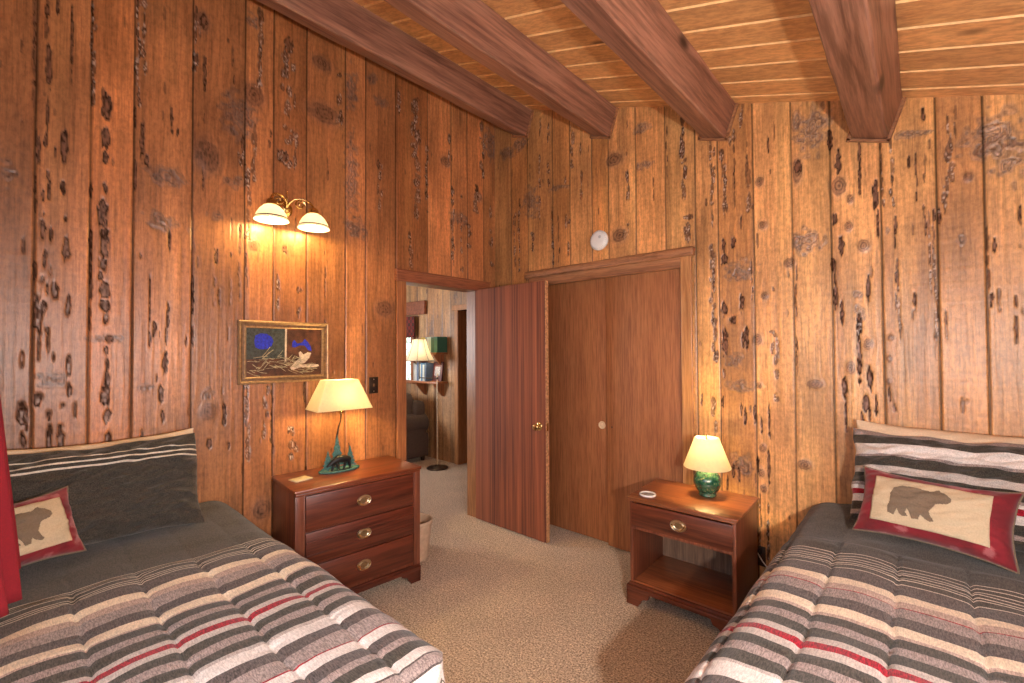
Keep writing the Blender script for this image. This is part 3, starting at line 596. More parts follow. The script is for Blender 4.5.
# bed 1: local x -> world -y ; bed 2: local x -> world -x
comforter(*B1, 1.03, 1.98, [-2.64 + q for q in (2.32, 2.495, 2.67, 2.84)], .925, .862, 'grey, white and red striped comforter on the left bed, with a pinkish tint', .72, 100)
comforter(*B2, 1.03, 1.98, [2.925 - q for q in (2.64, 2.825, 3.01, 3.2)], 1.006, 1.0, 'grey, cream and red striped comforter on the right bed by the nightstand', .6, 200)

def pillow_mesh(name, W, H, T, n=150, m=90, seed=1, flat=.02, wr=.006, stfn=None, pinch=.06, band=None):
    """lying in local XZ (x width, z height), thickness along y; front is -y"""
    u = np.linspace(-1, 1, n); v = np.linspace(-1, 1, m)
    U = np.repeat(u[:, None], m, 1); V = np.repeat(v[None, :], n, 0)
    e = np.clip((1 - abs(U) ** 3), 0, 1) ** .5 * np.clip((1 - abs(V) ** 2.4), 0, 1) ** .6
    th = T / 2 * e
    sx = 1 - pinch * (1 - abs(V) ** 2) * abs(U) ** 3 * .5; sz = 1 - pinch * (1 - abs(U) ** 2) * abs(V) ** 3
    X = U * W / 2 * sx * (1 + wr * 1.2 * (vn(V * 4 + 9, U * 2 + 9, seed + 31) - .5) * 2); Z = V * H / 2 * sz * (1 + wr * 2.2 * (vn(U * 3.5 + 9, V + 9, seed + 32) - .5) * 2 - .035 * (V > 0) * V * (1 - U ** 2) * (pinch < .1))
    cos = []
    for s in (-1, 1):
        wn = wr * ((vn(U * 4 + 5, V * 3 + 5, seed + s) - .5) + 1.1 * (vn(U * 7 - V * 9 + 33, V * 4 + U * 3 + 33, seed + 5 + s) - .5) + .5 * abs(vn(U * 9 + V * 16 + 43, V * 3 + 3, seed + 7 + s) - .5)) * 2
        rd = wr * 1.5 * np.sin((np.arctan2(V, U)) * 26 + seed) * np.clip(np.maximum(abs(U), abs(V)) * 3 - 2.0, 0, 1) * (1 - np.maximum(abs(U), abs(V)) ** 6)
        cos.append(np.stack([X, s * (th + (wn + rd) * e ** .4), Z + H / 2], -1))
    idx = np.arange(n * m).reshape(n, m); q = np.stack([idx[:-1, :-1], idx[1:, :-1], idx[1:, 1:], idx[:-1, 1:]], -1).reshape(-1, 4)
    # the back sheet shares the rim with the front sheet
    back = n * m + idx.copy(); rim = np.zeros((n, m), bool); rim[0] = rim[-1] = True; rim[:, 0] = rim[:, -1] = True
    back[rim] = idx[rim]
    qb = np.stack([back[:-1, :-1], back[:-1, 1:], back[1:, 1:], back[1:, :-1]], -1).reshape(-1, 4)
    co = np.concatenate([cos[0].reshape(-1, 3), cos[1].reshape(-1, 3)]); Q = np.concatenate([q, qb])
    st = np.concatenate([(V * .5 + .5).ravel() if stfn is None else stfn(U, V).ravel()] * 2)
    used, inv = np.unique(Q, return_inverse=True); Q = inv.reshape(-1, 4); co = co[used]; st = st[used]
    me = bpy.data.meshes.new(name)
    me.from_pydata(co.tolist(), [], Q.tolist()); a = me.attributes.new('st', 'FLOAT', 'POINT'); a.data.foreach_set('value', st.astype(np.float32))
    return me, cos[0]
def pillow(name, label, cat, mat, W, H, T, loc, rot, seed=1, group=None, **k):
    me, front = pillow_mesh(name, W, H, T, seed=seed, **k)
    o = obj(name, me, mat, None, 80); o.location = loc; o.rotation_euler = rot
    setp(o, label, cat, group); return o, front
def tilt(yaw, lean, roll=0):
    # base turned by yaw about z; leaned back (top away from -y) by lean
    return (Matrix.Rotation(yaw, 3, 'Z') @ Matrix.Rotation(-lean, 3, 'X') @ Matrix.Rotation(roll, 3, 'Y')).to_euler()
CM = (.74, .6, .45)
sham1 = stripe_mat('charcoal_sham', [(0, DK), (.735, (.68, .6, .5)), (.752, DK), (.79, (.68, .6, .5)), (.807, DK), (.85, (.68, .6, .5)), (.867, DK), (.99, DK)], 0, 1)
sham2 = stripe_mat('striped_sham', [(0, DK), (.07, MV), (.12, DK), (.2, WH), (.27, RD), (.325, WH), (.36, MV), (.385, DK), (.49, LT), (.565, DK), (.665, MV), (.69, WH), (.82, DK), (.915, MV), (.99, MV)], 0, 1)
# left bed: front faces +x (rot z = +90deg turns -y to +x)
pillow('pillow', 'cream pillow on the left bed, behind the charcoal one', 'pillow', M['cream'], 0.70, .412, .13, (.19, -2.70, .675), tilt(PI / 2, math.radians(10), .0), 3, 'bed pillows')
pillow('pillow', 'dark charcoal pillow with three thin cream stripes on the left bed', 'pillow', sham1, .76, .43, .24, (.35, -2.745, .668), tilt(PI / 2, math.radians(21), .02), 5, 'bed pillows', wr=.02)
pillow('pillow', 'cream pillow on the right bed, behind the striped one', 'pillow', M['cream'], .8, .44, .15, (3.05, -.165, .675), tilt(0, math.radians(9), 0), 7, 'bed pillows')
pillow('pillow', 'grey, white and red striped pillow on the right bed', 'pillow', sham2, .82, .45, .24, (3.05, -.35, .668), tilt(0, math.radians(24), 0), 9, 'bed pillows', wr=.02)

def damask():
    m, nt, b = new_mat('red_damask')
    v = coords(nt); vo = N(nt, 'ShaderNodeTexVoronoi', feature='SMOOTH_F1'); vo.inputs['Scale'].default_value = 13
    nt.links.new(v, vo.inputs['Vector']); wv = noise(nt, v, 60, 3, .7)
    mm = N(nt, 'ShaderNodeMath', operation='MULTIPLY_ADD'); mm.inputs[1].default_value = .35
    nt.links.new(wv, mm.inputs[0]); nt.links.new(vo.outputs['Distance'], mm.inputs[2])
    c = ramp(nt, mm.outputs[0], [(.34, (.36, .1, .11)), (.44, (.21, .006, .015)), (.58, (.21, .006, .015)), (.72, (.14, .004, .01))])
    nt.links.new(c, b.inputs['Base Color']); b.inputs['Roughness'].default_value = .85; b.inputs['Sheen Weight'].default_value = .2
    bump(nt, b, mm.outputs[0], .2, .004); return m
M['damask'] = damask()
BEAR = [(222,330),(232,312),(260,305),(300,308),(335,315),(365,322),(378,320),(385,315),(394,316),(400,324),(415,330),(438,350),(440,362),(425,370),(405,368),(388,370),(378,382),(368,395),(375,412),(388,430),(375,432),(355,420),(343,408),(338,412),(335,424),(312,422),(305,405),(292,386),(285,398),(295,412),(276,412),(262,400),(256,385),(248,396),(242,406),(220,396),(218,375),(225,355)]
def bear_uv():
    out = []
    for x, y in BEAR:
        u = (x - 143) / 424; top = 258 + u * 60; bot = 412 + u * 96; out.append((u, (bot - y) / (bot - top)))
    return out
def inside(px, py, poly):
    c = np.zeros(px.shape, bool); n = len(poly)
    for i in range(n):
        x0, y0 = poly[i]; x1, y1 = poly[i - 1]
        if y0 == y1: continue
        c ^= ((y0 > py) != (y1 > py)) & (px < (x1 - x0) * (py - y0) / (y1 - y0) + x0)
    return c
def bear_pillow(label, loc, rot, seed, ub, W=.485, H=.29, T=.17):
    o, front = pillow('throw_pillow', label, 'throw pillow', M['damask'], W, H, T, loc, rot, seed, 'bear throw pillows', wr=.004, pinch=.17, n=90, m=60)
    me = o.data
    # cream front panel and the bear appliqué follow the pillow's front sheet
    n, m = front.shape[:2]
    def surf(fu, fv, off):
        gu = np.clip(fu * (n - 1), 0, n - 1.001); gv = np.clip(fv * (m - 1), 0, m - 1.001); i = gu.astype(int); j = gv.astype(int); a = (gu - i)[..., None]; b = (gv - j)[..., None]
        p = (front[i, j] * (1 - a) + front[i + 1, j] * a) * (1 - b) + (front[i, j + 1] * (1 - a) + front[i + 1, j + 1] * a) * b
        p = p.copy(); p[..., 1] -= off; return p
    def patch(name, poly, u0, u1, v0, v1, off, nn, mm, mat, lab=None):
        fu = np.linspace(0, 1, nn); fv = np.linspace(0, 1, mm); U = np.repeat(fu[:, None], mm, 1); V = np.repeat(fv[None, :], nn, 0)
        keep = np.ones((nn - 1, mm - 1), bool)
        if poly: keep = inside((U[:-1, :-1] + U[1:, 1:]) / 2, (V[:-1, :-1] + V[1:, 1:]) / 2, poly)
        co = surf(u0 + U * (u1 - u0), v0 + V * (v1 - v0), off).reshape(-1, 3)
        me = grid_mesh(name, co, nn, mm, keep); q = obj(name, me, mat, o, 0, label=lab)
        so = q.modifiers.new('thick', 'SOLIDIFY'); so.thickness = .0022; so.offset = 0; return q
    a, b, c, d = .13, .87, .17, .84
    patch('front_panel', None, a, b, c, d, .0015, 60, 40, plain('oatmeal_cloth', (.52, .42, .28), .9, nscale=200, namt=.1), 'cream cloth panel')
    uv = [(q[0] + ub, q[1]) for q in bear_uv()]
    patch('bear_applique', uv, a, b, c, d, .0045, 190, 90, M['taupe'], 'taupe felt bear walking to the right')
    # corded edge
    rim = [front[i, 0] for i in range(0, n, 3)] + [front[n - 1, j] for j in range(0, m, 3)] + [front[i, m - 1] for i in range(n - 1, -1, -3)] + [front[0, j] for j in range(m - 1, -1, -3)]
    bm = tube([tuple(p) for p in rim], .0035, 6); obj('piping', bm, M['taupe'], o)
bear_pillow('red bear pillow half hidden by the red curtain on the left bed', (.58, -2.965, .712), tilt(PI / 2 + .42, math.radians(26), 0), 11, .14, .40, .26, .14)
bear_pillow('red bear pillow leaning on the striped pillow of the right bed', (2.905, -.57, .685), tilt(-.22, math.radians(30), .0), 13, 0)

# ------------------------------------------------------------------ handles
M['recess'] = plain('tarnished_brass', (.3, .2, .1), .4, .8)
def oval_handle(parent, x, y, z, face='x', w=.042, h=.028):
    """oval brass backplate with a drop bail; face: outward axis, +x or -y"""
    bm = bmesh.new(); M0 = Matrix.Translation((x, y, z)) @ (Matrix.Rotation(PI / 2, 4, 'Y') @ Matrix.Rotation(PI / 2, 4, 'Z') if face == 'x' else Matrix.Rotation(PI / 2, 4, 'X'))
    # local: X -> along the drawer, Y -> up, Z -> outward
    add_lathe(bm, [(.5, .0015), (.56, .004), (.64, .0045), (.7, .0025), (.86, .003), (.96, .0045), (1, .002), (1, 0), (.5, 0)], 36, M4=M0 @ Matrix.Diagonal((w, h, 1, 1)))
    pl = obj('handle', bm, M['pewter'], parent, label='oval brass handle')
    obj('handle_recess', lathe([(0, .0018), (.52, .0012), (.52, 0), (0, 0)], 28, M4=M0 @ Matrix.Diagonal((w, h, 1, 1))), M['recess'], pl)
    bm = bmesh.new()
    for s in (-1, 1): add_lathe(bm, [(0, .012), (.004, .011), (.0055, .007), (.003, .003), (.0045, 0)], 12, M4=M0 @ Matrix.Translation((s * w * .72, .001, 0)))
    pts = [M0 @ Vector((w * .72 * math.cos(a), .001 + h * .78 * math.sin(a), .010 + .003 * abs(math.sin(a)))) for a in [PI + PI * k / 14 for k in range(15)]]
    add_tube(bm, pts, .0024, 8)
    obj('bail', bm, M['brass'], pl)
# ------------------------------------------------------------------ dresser (front faces local +x)
D = thing('dresser', 'cherry wood chest of three drawers against the left wall', 'dresser', (.252, -1.568, 0), math.radians(-5))
w, d, h = .765, .43, .728
x0, x1, y0, y1 = -d / 2, d / 2, -w / 2, w / 2
bm = bx(x0 + .004, x1 - .02, y0 + .003, y1 - .003, .075, h - .024, .002)
obj('body', bm, M['cherry_z'], D)
bm = bmesh.new(); add_box(bm, x0, x1 + .003, y0 - .003, y1 + .003, h - .02, h, .005); add_box(bm, x0 + .004, x1 - .006, y0 + .003, y1 - .003, h - .034, h - .02, .003)
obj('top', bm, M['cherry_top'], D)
for s in (-1, 1):
    bm = bmesh.new(); yy = s * (w / 2 - .024); add_box(bm, x1 - .03, x1 - .010, yy - .022, yy + .022, .09, h - .034, .002)
    for q in (-.009, 0, .009): add_tube(bm, [(x1 - .0125, yy + q, .12), (x1 - .0125, yy + q, h - .06)], .003, 8)
    obj('pilaster', bm, M['cherry_z'], D)
bm = bmesh.new(); add_box(bm, x0 + .004, x1 - .002, y0, y1, .068, .095, .004); add_box(bm, x0 + .004, x1 - .008, y0 + .004, y1 - .004, .09, .108, .004)
# bracket feet
def bracket(axis, a, b, plane, th, z1):
    # scrolled foot profile in (t, z): t from the corner inward
    prof = [(0, 0), (.07, 0), (.074, .012), (.085, .02), (.088, .034), (.10, .048), (.13, .056), (.14, z1), (0, z1)]
    res = []
    for t_, z_ in prof: res.append((a + (b - a) * t_, z_))
    bm2 = bmesh.new()
    f0 = [bm2.verts.new((plane, p, q) if axis == 'y' else (p, plane, q)) for p, q in res]
    f1 = [bm2.verts.new((plane + th, p, q) if axis == 'y' else (p, plane + th, q)) for p, q in res]
    n = len(res); bm2.faces.new(f0); bm2.faces.new(f1[::-1])
    for i in range(n): bm2.faces.new((f0[i], f1[i], f1[(i + 1) % n], f0[(i + 1) % n]))
    return bm2
obj('base_moulding', bm, M['cherry'], D)
for (cx_, sx_) in ((x1 - .004, -1), (x0 + .006, 1)):
    for (cy_, sy_) in ((y0 + .002, 1), (y1 - .002, -1)):
        bm = bmesh.new(); merge(bm, bracket('y', cy_, cy_ + sy_, cx_, .018 * sx_, .072)); merge(bm, bracket('x', cx_, cx_ + sx_, cy_, .018 * sy_, .072))
        obj('foot', bm, M['cherry'], D)
zs = [(.13, .306), (.313, .49), (.497, .69)]
for k, (za, zb) in enumerate(zs):
    bm = bmesh.new(); yy = w / 2 - .055
    add_box(bm, x1 - .026, x1 - .004, -yy, yy, za, zb, .004)
    if k == 1:
        for q in (za + .055, zb - .055): add_tube(bm, [(x1 - .003, -yy + .004, q), (x1 - .003, yy - .004, q)], .005, 8)
    dr = obj('drawer', bm, M['cherry'], D)
    oval_handle(dr, x1 - .004, .0, (za + zb) / 2 + .004, 'x', .044, .031)
# ------------------------------------------------------------------ nightstand (front faces local -y)
Nn = thing('nightstand', 'small cherry wood nightstand with one drawer and an open shelf', 'nightstand', (1.905, -.322, 0), math.radians(1.2))
w, d, h = .575, .44, .62
x0, x1, y0, y1 = -w / 2, w / 2, -d / 2, d / 2
bm = bmesh.new(); add_box(bm, x0 - .014, x1 + .014, y0 - .016, y1, h - .018, h, .006, 3); add_box(bm, x0 - .004, x1 + .004, y0 - .006, y1 - .004, h - .03, h - .018, .004)
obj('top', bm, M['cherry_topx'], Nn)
bm = bmesh.new()
for xa in (x0, x1 - .02): add_box(bm, xa, xa + .02, y0, y1 - .004, .1, h - .03, .0015)
add_box(bm, x0 + .02, x1 - .02, y0 + .004, y1 - .02, .43, .445)
obj('body', bm, M['cherry_z'], Nn)
obj('back_panel', bx(x0 + .02, x1 - .02, y1 - .016, y1 - .008, .1, h - .03), M['back'], Nn)
obj('shelf', bx(x0 + .02, x1 - .02, y0 + .004, y1 - .016, .118, .134, .002), M['cherry_topx'], Nn)
bm = bmesh.new(); add_box(bm, x0 - .018, x1 + .018, y0 - .02, y1, .082, .108, .006); add_box(bm, x0 - .006, x1 + .006, y0 - .008, y1, .106, .124, .005)
for (a_, b_) in ((0, 0),): pass
obj('base_moulding', bm, M['cherry_x'], Nn)
for (cx_, sx_) in ((x1 + .016, -1), (x0 - .016, 1)):
    for (cy_, sy_) in ((y0 - .018, 1), (y1 - .002, -1)):
        bm = bmesh.new(); merge(bm, bracket('y', cy_, cy_ + sy_, cx_, .018 * sx_, .088)); merge(bm, bracket('x', cx_, cx_ + sx_, cy_, .018 * sy_, .088))
        obj('foot', bm, M['cherry_x'], Nn)
dr = obj('drawer', bx(x0 + .012, x1 - .012, y0 - .008, y0 + .012, .448, .583, .004), M['cherry_x'], Nn)
oval_handle(dr, .0, y0 - .008, .515, 'y', .045, .032)

# ------------------------------------------------------------------ lamps
def bulb(name, loc, power, r, col):
    l = bpy.data.lights.new(name, 'POINT'); l.energy = power; l.shadow_soft_size = r; l.color = col
    o = bpy.data.objects.new(name, l); C.objects.link(o); o.location = loc; return o
WARM = (1, .68, .25)
M['shade'] = shade_mat('cream_lamp_shade', (.93, .87, .72), .72)
M['shade2'] = shade_mat('pleated_lamp_shade', (.9, .84, .72), .45)
M['milk'] = shade_mat('milk_glass', (.92, .9, .84), .55)
M['bulb'] = emit('lit_bulb', (1, .82, .5), 25)
def bulb_part(parent, loc, r=.022):
    return obj('bulb', lathe([(0, -.045), (.011, -.043), (.012, -.025), (r * .8, -.008), (r, .008), (r * .85, .022), (r * .45, .032), (0, .035)], 20, loc), M['bulb'], parent, label='lit warm bulb')
# green ceramic lamp
G = thing('table_lamp', 'small round green ceramic lamp with a cream shade on the nightstand', 'lamp', (1.965, -.255, .62))
m, nt, b = new_mat('green_crackle_glaze'); n = noise(nt, coords(nt), 38, 5, .7)
nt.links.new(ramp(nt, n, [(.35, (.006, .035, .02)), (.5, (.015, .09, .05)), (.6, (.05, .14, .07)), (.68, (.3, .28, .12))]), b.inputs['Base Color'])
b.inputs['Roughness'].default_value = .12; b.inputs['Coat Weight'].default_value = .8; M['glaze'] = m
prof = [(0, 0), (.045, 0), (.05, .006), (.047, .012)] + [(.076 * math.sin(a), .082 - .076 * math.cos(a)) for a in [.68 + (2.6 - .68) * k / 16 for k in range(17)]] + [(.032, .152), (.026, .158), (0, .16)]
obj('base', lathe(prof, 40), M['glaze'], G)
bm = lathe([(0, .155), (.016, .155), (.016, .165), (.007, .17), (.007, .2), (.015, .202), (.015, .235), (0, .235)], 20)
obj('socket', bm, M['brass'], G); obj('finial', tube([(.0, 0, .325), (0, 0, .355)], .0025, 8), M['brass'], G)
bm = lathe([(.128, .165), (.129, .168), (.066, .336), (.064, .335), (.126, .167), (.128, .165)], 56); obj('lamp_shade', bm, M['shade'], G)
bm = bmesh.new()
for a in (0, 2.094, 4.189): add_tube(bm, [(0, 0, .33), (.065 * math.cos(a), .065 * math.sin(a), .336)], .0015, 6)
obj('shade_frame', bm, M['brass'], G)
bulb_part(G, (0, 0, .275)); bulb('nightstand_bulb', (1.965, -.255, .62 + .285), 38, .028, WARM)
# bear lamp on the dresser
L = thing('table_lamp', 'dresser lamp with a black bear, green metal pine trees and a four-sided shade', 'lamp', (.20, -1.605, .728), math.radians(-5.5))
bm = lathe([(0, 0), (.9, 0), (1, .003), (1.02, .012), (.97, .014), (.94, .006), (0, .005)], 40, sx=.06, sy=.125)
obj('base', bm, M['lead'], L)
def tree(cx, h, wd, th, x):
    pr = [(-.006, 0), (-.006, h * .1)]
    k = 5
    left = []
    for i in range(k):
        f = i / k; left += [(-wd * (1 - f) , h * (.1 + .85 * f)), (-wd * (1 - f) * .55, h * (.1 + .85 * (f + .6 / k)))]
    poly = pr + left + [(0, h)] + [(-a, b) for a, b in reversed(left)] + [(.006, h * .1), (.006, 0)]
    return add_prism(bmesh.new(), [(cx + a, b) for a, b in poly], -th / 2, th / 2, Matrix.Translation((x, 0, .006)) @ Matrix(((0, 0, 1, 0), (1, 0, 0, 0), (0, 1, 0, 0), (0, 0, 0, 1))))
for cx_, hh, wd, xx in ((-.065, .125, .04, -.016), (-.005, .215, .052, -.026), (.075, .14, .042, -.018)): obj('pine_tree', tree(cx_, hh, wd, .004, xx), M['lead'], L)
# bear: small cast figure with volume, walking towards +y... head low on the left
bm = bmesh.new()
def blob(bm, c, r, s=(1, 1, 1)):
    t_ = bmesh.new(); bmesh.ops.create_uvsphere(t_, u_segments=16, v_segments=10, radius=r)
    for v in t_.verts: v.co = Vector((v.co.x * s[0], v.co.y * s[1], v.co.z * s[2])) + Vector(c)
    merge(bm, t_)
skel = [((.012, .05, .068), .018), ((.012, .02, .072), .022), ((.012, -.012, .076), .024), ((.012, -.036, .066), .017), ((.012, -.056, .052), .013), ((.012, -.074, .042), .007)]
add_tube(bm, [p for p, _ in skel], [r for _, r in skel], 14)
blob(bm, (.012, .052, .066), .018); blob(bm, (.02, -.048, .070), .005); blob(bm, (.004, -.048, .070), .005); blob(bm, (.012, -.076, .041), .007)
for (yy, dy, xx) in ((.05, .012, .02), (.04, -.012, .003), (-.02, .01, .02), (-.03, -.014, .003)):
    add_tube(bm, [(xx, yy, .064), (xx, yy + dy * .5, .036), (xx, yy + dy, .012), (xx, yy + dy - .008, .007)], [.012, .009, .007, .007], 10)
obj('bear_figure', bm, M['black'], L, label='black iron bear figure')
bm = tube([(-.03, -.005, .1), (-.032, -.004, .2), (-.028, .004, .26), (-.016, .014, .31), (-.004, .012, .345), (0, .01, .36)], [.006, .006, .005, .0045, .0045, .0045], 10)
add_tube(bm, [(-.02, .07, .01), (-.022, .072, .1), (-.02, .068, .16)], .003, 6)
obj('stem', bm, M['bronze'], L)
obj('socket', lathe([(0, .355), (.014, .355), (.016, .37), (.01, .375), (.015, .378), (.015, .41), (0, .41)], 16, (0, .01, 0)), M['brass'], L)
def frustum_shade(bx_, by_, tx_, ty_, z0, z1, cy):
    bm = bmesh.new()
    def ring(a, b, z, r=.012):
        pts = []
        for sx, sy, st_ in ((1, 1, 0), (-1, 1, 1), (-1, -1, 2), (1, -1, 3)):
            for k in range(4):
                an = st_ * PI / 2 + k / 3 * PI / 2; pts.append((sx * (a - r) + r * math.cos(an), cy + sy * (b - r) + r * math.sin(an), z))
        return [bm.verts.new(p) for p in pts]
    rs_ = [ring(bx_, by_, z0), ring(tx_, ty_, z1), ring(tx_ - .0022, ty_ - .0022, z1), ring(bx_ - .0022, by_ - .0022, z0)]
    for a, b in zip(rs_, rs_[1:] + rs_[:1]):
        for i in range(16): bm.faces.new((a[i], a[(i + 1) % 16], b[(i + 1) % 16], b[i]))
    return bm
obj('lamp_shade', frustum_shade(.11, .172, .062, .1, .386, .566, .0), M['shade'], L, 30)
bulb_part(L, (0, .01, .455)); bulb('dresser_bulb', (.20, -1.58, .72 + .47), 34, .028, WARM)
# wall sconce with two milk-glass bells
S = thing('wall_sconce', 'brass double wall light with two glowing white glass bell shades', 'wall light', (0, -1.865, 2.35))
obj('wall_plate', lathe([(0, 0), (.05, 0), (.052, .006), (.044, .014), (.03, .018), (.026, .03), (.012, .034), (.01, .05), (0, .052)], 32, M4=Matrix.Rotation(PI / 2, 4, 'Y')), M['brass'], S)
bm = tube([(.03, 0, .0), (.05, 0, .03), (.05, 0, .085)], [.006, .005, .003], 10); add_lathe(bm, [(0, 0), (.007, .004), (.004, .012), (.006, .018), (0, .026)], 12, (.05, 0, .08)); obj('finial', bm, M['brass'], S)
for s, cy_, cz_ in ((-1, -.122, 0.0), (1, .122, 0.0)):
    pts = []
    for k in range(13): a = PI * k / 12; pts.append((.05 + .09 * k / 12, s * (.062 + .06 * -math.cos(a) * 1), .0 + .055 * math.sin(a) + (0 if k < 12 else -.012)))
    pts = [(.045, 0, 0), (.048, s * .0, 0)] + pts
    bm = tube(pts, .0055, 10)
    sp = [(.085 + .002 * k / 20, s * (.062 + (.034 - .0014 * k) * math.cos(k * .5)), .02 + (.034 - .0014 * k) * math.sin(k * .5)) for k in range(21)]
    add_tube(bm, sp, .004, 8)
    arm = obj('arm', bm, M['brass'], S)
    o_ = (.14, cy_, -.03)
    obj('cap', lathe([(0, .032), (.02, .03), (.027, .02), (.028, -.002), (.024, -.004), (0, -.004)], 24, o_), M['brass'], arm)
    pr = [(.022, -.002), (.042, -.01), (.064, -.032), (.08, -.06), (.085, -.08), (.093, -.094), (.09, -.094), (.081, -.08), (.075, -.058), (.06, -.035), (.04, -.014), (.022, -.006)]
    sh = obj('glass_shade', lathe(pr, 48, o_), M['milk'], arm, label='white glass bell shade')
    obj('rim_band', lathe([(.0855, -.076), (.0872, -.079), (.0882, -.083), (.0868, -.08)], 48, o_), M['bronze'], sh)
    bulb_part(arm, (.14, cy_, -.07), .018)
    bulb('sconce_bulb', (.14, -1.865 + cy_, 2.35 - .105), 13, .025, WARM)
# ------------------------------------------------------------------ small things
# framed picture of fishes over driftwood
F = thing('framed_picture', 'gilt framed picture of blue fish above branches on the left wall', 'picture', (.012, -1.858, 1.468))
pw, ph = .525, .37
def frame_bm(w, h, prof):
    """prof: (inset, height) polyline, outward = +x; rectangular frame in the yz plane"""
    bm = bmesh.new(); rings = []
    for ins, hh in prof:
        a, b = w / 2 - ins, h / 2 - ins; rings.append([bm.verts.new((hh, y, z)) for y, z in ((-a, -b), (a, -b), (a, b), (-a, b))])
    for r0, r1 in zip(rings, rings[1:]):
        for i in range(4): bm.faces.new((r0[i], r0[(i + 1) % 4], r1[(i + 1) % 4], r1[i]))
    return bm
gilt = plain('aged_gilt', (.38, .23, .11), .4, .3, nscale=60, namt=.3); giltd = plain('dark_gilt', (.2, .11, .055), .4, .4, nscale=60, namt=.3)
fr = obj('frame', frame_bm(pw, ph, [(0, 0), (0, .02), (.006, .026), (.012, .024)]), gilt, F, 25)
obj('frame_cove', frame_bm(pw, ph, [(.012, .024), (.02, .016), (.03, .016)]), giltd, fr, 25)
obj('frame_lip', frame_bm(pw, ph, [(.03, .016), (.036, .02), (.042, .014), (.042, .006)]), gilt, fr, 25)
pc = obj('picture_panel', bx(.0, .008, -pw / 2 + .04, pw / 2 - .04, -ph / 2 + .04, ph / 2 - .04), plain('picture_brown', (.12, .045, .02), .4, nscale=25, namt=.6), F)
def flat(name, poly, mat, h0, h1, lab=None):
    # poly in picture pixels of the close view: x 150..745, y 140..545 -> y, z
    P = [((x - 447) / 595 * (pw - .084), (342 - y) / 405 * (ph - .084)) for x, y in poly]
    bm = add_prism(bmesh.new(), P, h0, h1, Matrix(((0, 0, 1, 0), (1, 0, 0, 0), (0, 1, 0, 0), (0, 0, 0, 1))))
    return obj(name, bm, mat, pc, 0, label=lab)
blue = plain('ultramarine_paint', (.01, .03, .5), .4, nscale=90, namt=.5); teal = plain('grey_green_paint', (.05, .065, .05), .5, nscale=70, namt=.6); bone = plain('driftwood_paint', (.75, .6, .42), .6, nscale=60, namt=.3); straw = plain('straw_paint', (.5, .42, .24), .6, nscale=60, namt=.5)
flat('painted_scene', [(152, 142), (440, 142), (440, 400), (152, 400)], teal, .008, .0084)
flat('painted_scene', [(440, 142), (455, 142), (452, 430), (438, 430)], bone, .008, .0086)
flat('painted_fish', [(208, 255), (215, 205), (250, 185), (300, 188), (338, 215), (350, 250), (335, 290), (300, 315), (250, 318), (215, 300)], blue, .0084, .0092)
flat('painted_fish', [(495, 300), (500, 250), (515, 238), (540, 268), (580, 258), (600, 225), (625, 250), (650, 290), (658, 335), (630, 325), (600, 285), (560, 282), (520, 302)], blue, .0084, .0092)
flat('painted_branch', [(480, 480), (520, 430), (560, 395), (550, 350), (565, 335), (590, 365), (625, 345), (655, 350), (640, 395), (600, 440), (560, 450), (715, 455), (725, 470), (690, 482), (560, 478), (500, 500)], bone, .0084, .0095)
rs = random.Random(3); bm = bmesh.new()
for k in range(70):
    x = rs.uniform(155, 620); y = rs.uniform(370, 510) if x < 520 else rs.uniform(440, 520); a = rs.uniform(-.5, .5) + .15; l = rs.uniform(30, 110); 
    if x + l > 740: continue
    if k % 6 == 0: a = rs.uniform(-1.1, -.6)
    q = [(x, y), (x + l * math.cos(a) / 2, y + l * math.sin(a) / 2 + rs.uniform(-8, 8)), (x + l * math.cos(a), y + l * math.sin(a))]
    cv = lambda p: ((p[0] - 447) / 595 * (pw - .084), max((342 - p[1]) / 405 * (ph - .084), -ph / 2 + .044))
    q = [(.009 + .0008 * rs.random(), *cv(p)) for p in q]; add_tube(bm, q, rs.uniform(.0012, .0024), 5)
obj('painted_twigs', bm, straw, pc, 0)
obj('pane', bx(.0135, .0148, -pw / 2 + .042, pw / 2 - .042, -ph / 2 + .042, ph / 2 - .042), M['glass'], F, 0)
# smoke alarm
sm = thing('smoke_detector', 'round white smoke alarm on the back wall above the closet', 'smoke alarm', (1.112, -.003, 2.298))
obj('body', lathe([(0, 0), (.073, 0), (.075, .006), (.075, .018), (.07, .022), (.066, .03), (.056, .036), (.03, .038), (0, .038)], 48, M4=RX), M['white'], sm)
bm = bmesh.new()
for k in range(26):
    a = 2 * PI * k / 26; add_box(bm, -.0015, .0015, -.0005, .0015, .058, .066, M4=RX @ Matrix.Rotation(a, 4, 'Z') @ Matrix.Translation((0, .0, .031)) @ Matrix.Rotation(-PI / 2, 4, 'X') @ Matrix.Translation((0, 0, 0)))
obj('vent_slot', bm, plain('grey_slot', (.35, .35, .35), .6), sm)
obj('test_button', lathe([(0, .040), (.010, .0395), (.012, .038), (0, .037)], 20, (.02, .02, 0), RX), plain('grey_button', (.5, .5, .5), .5), sm)
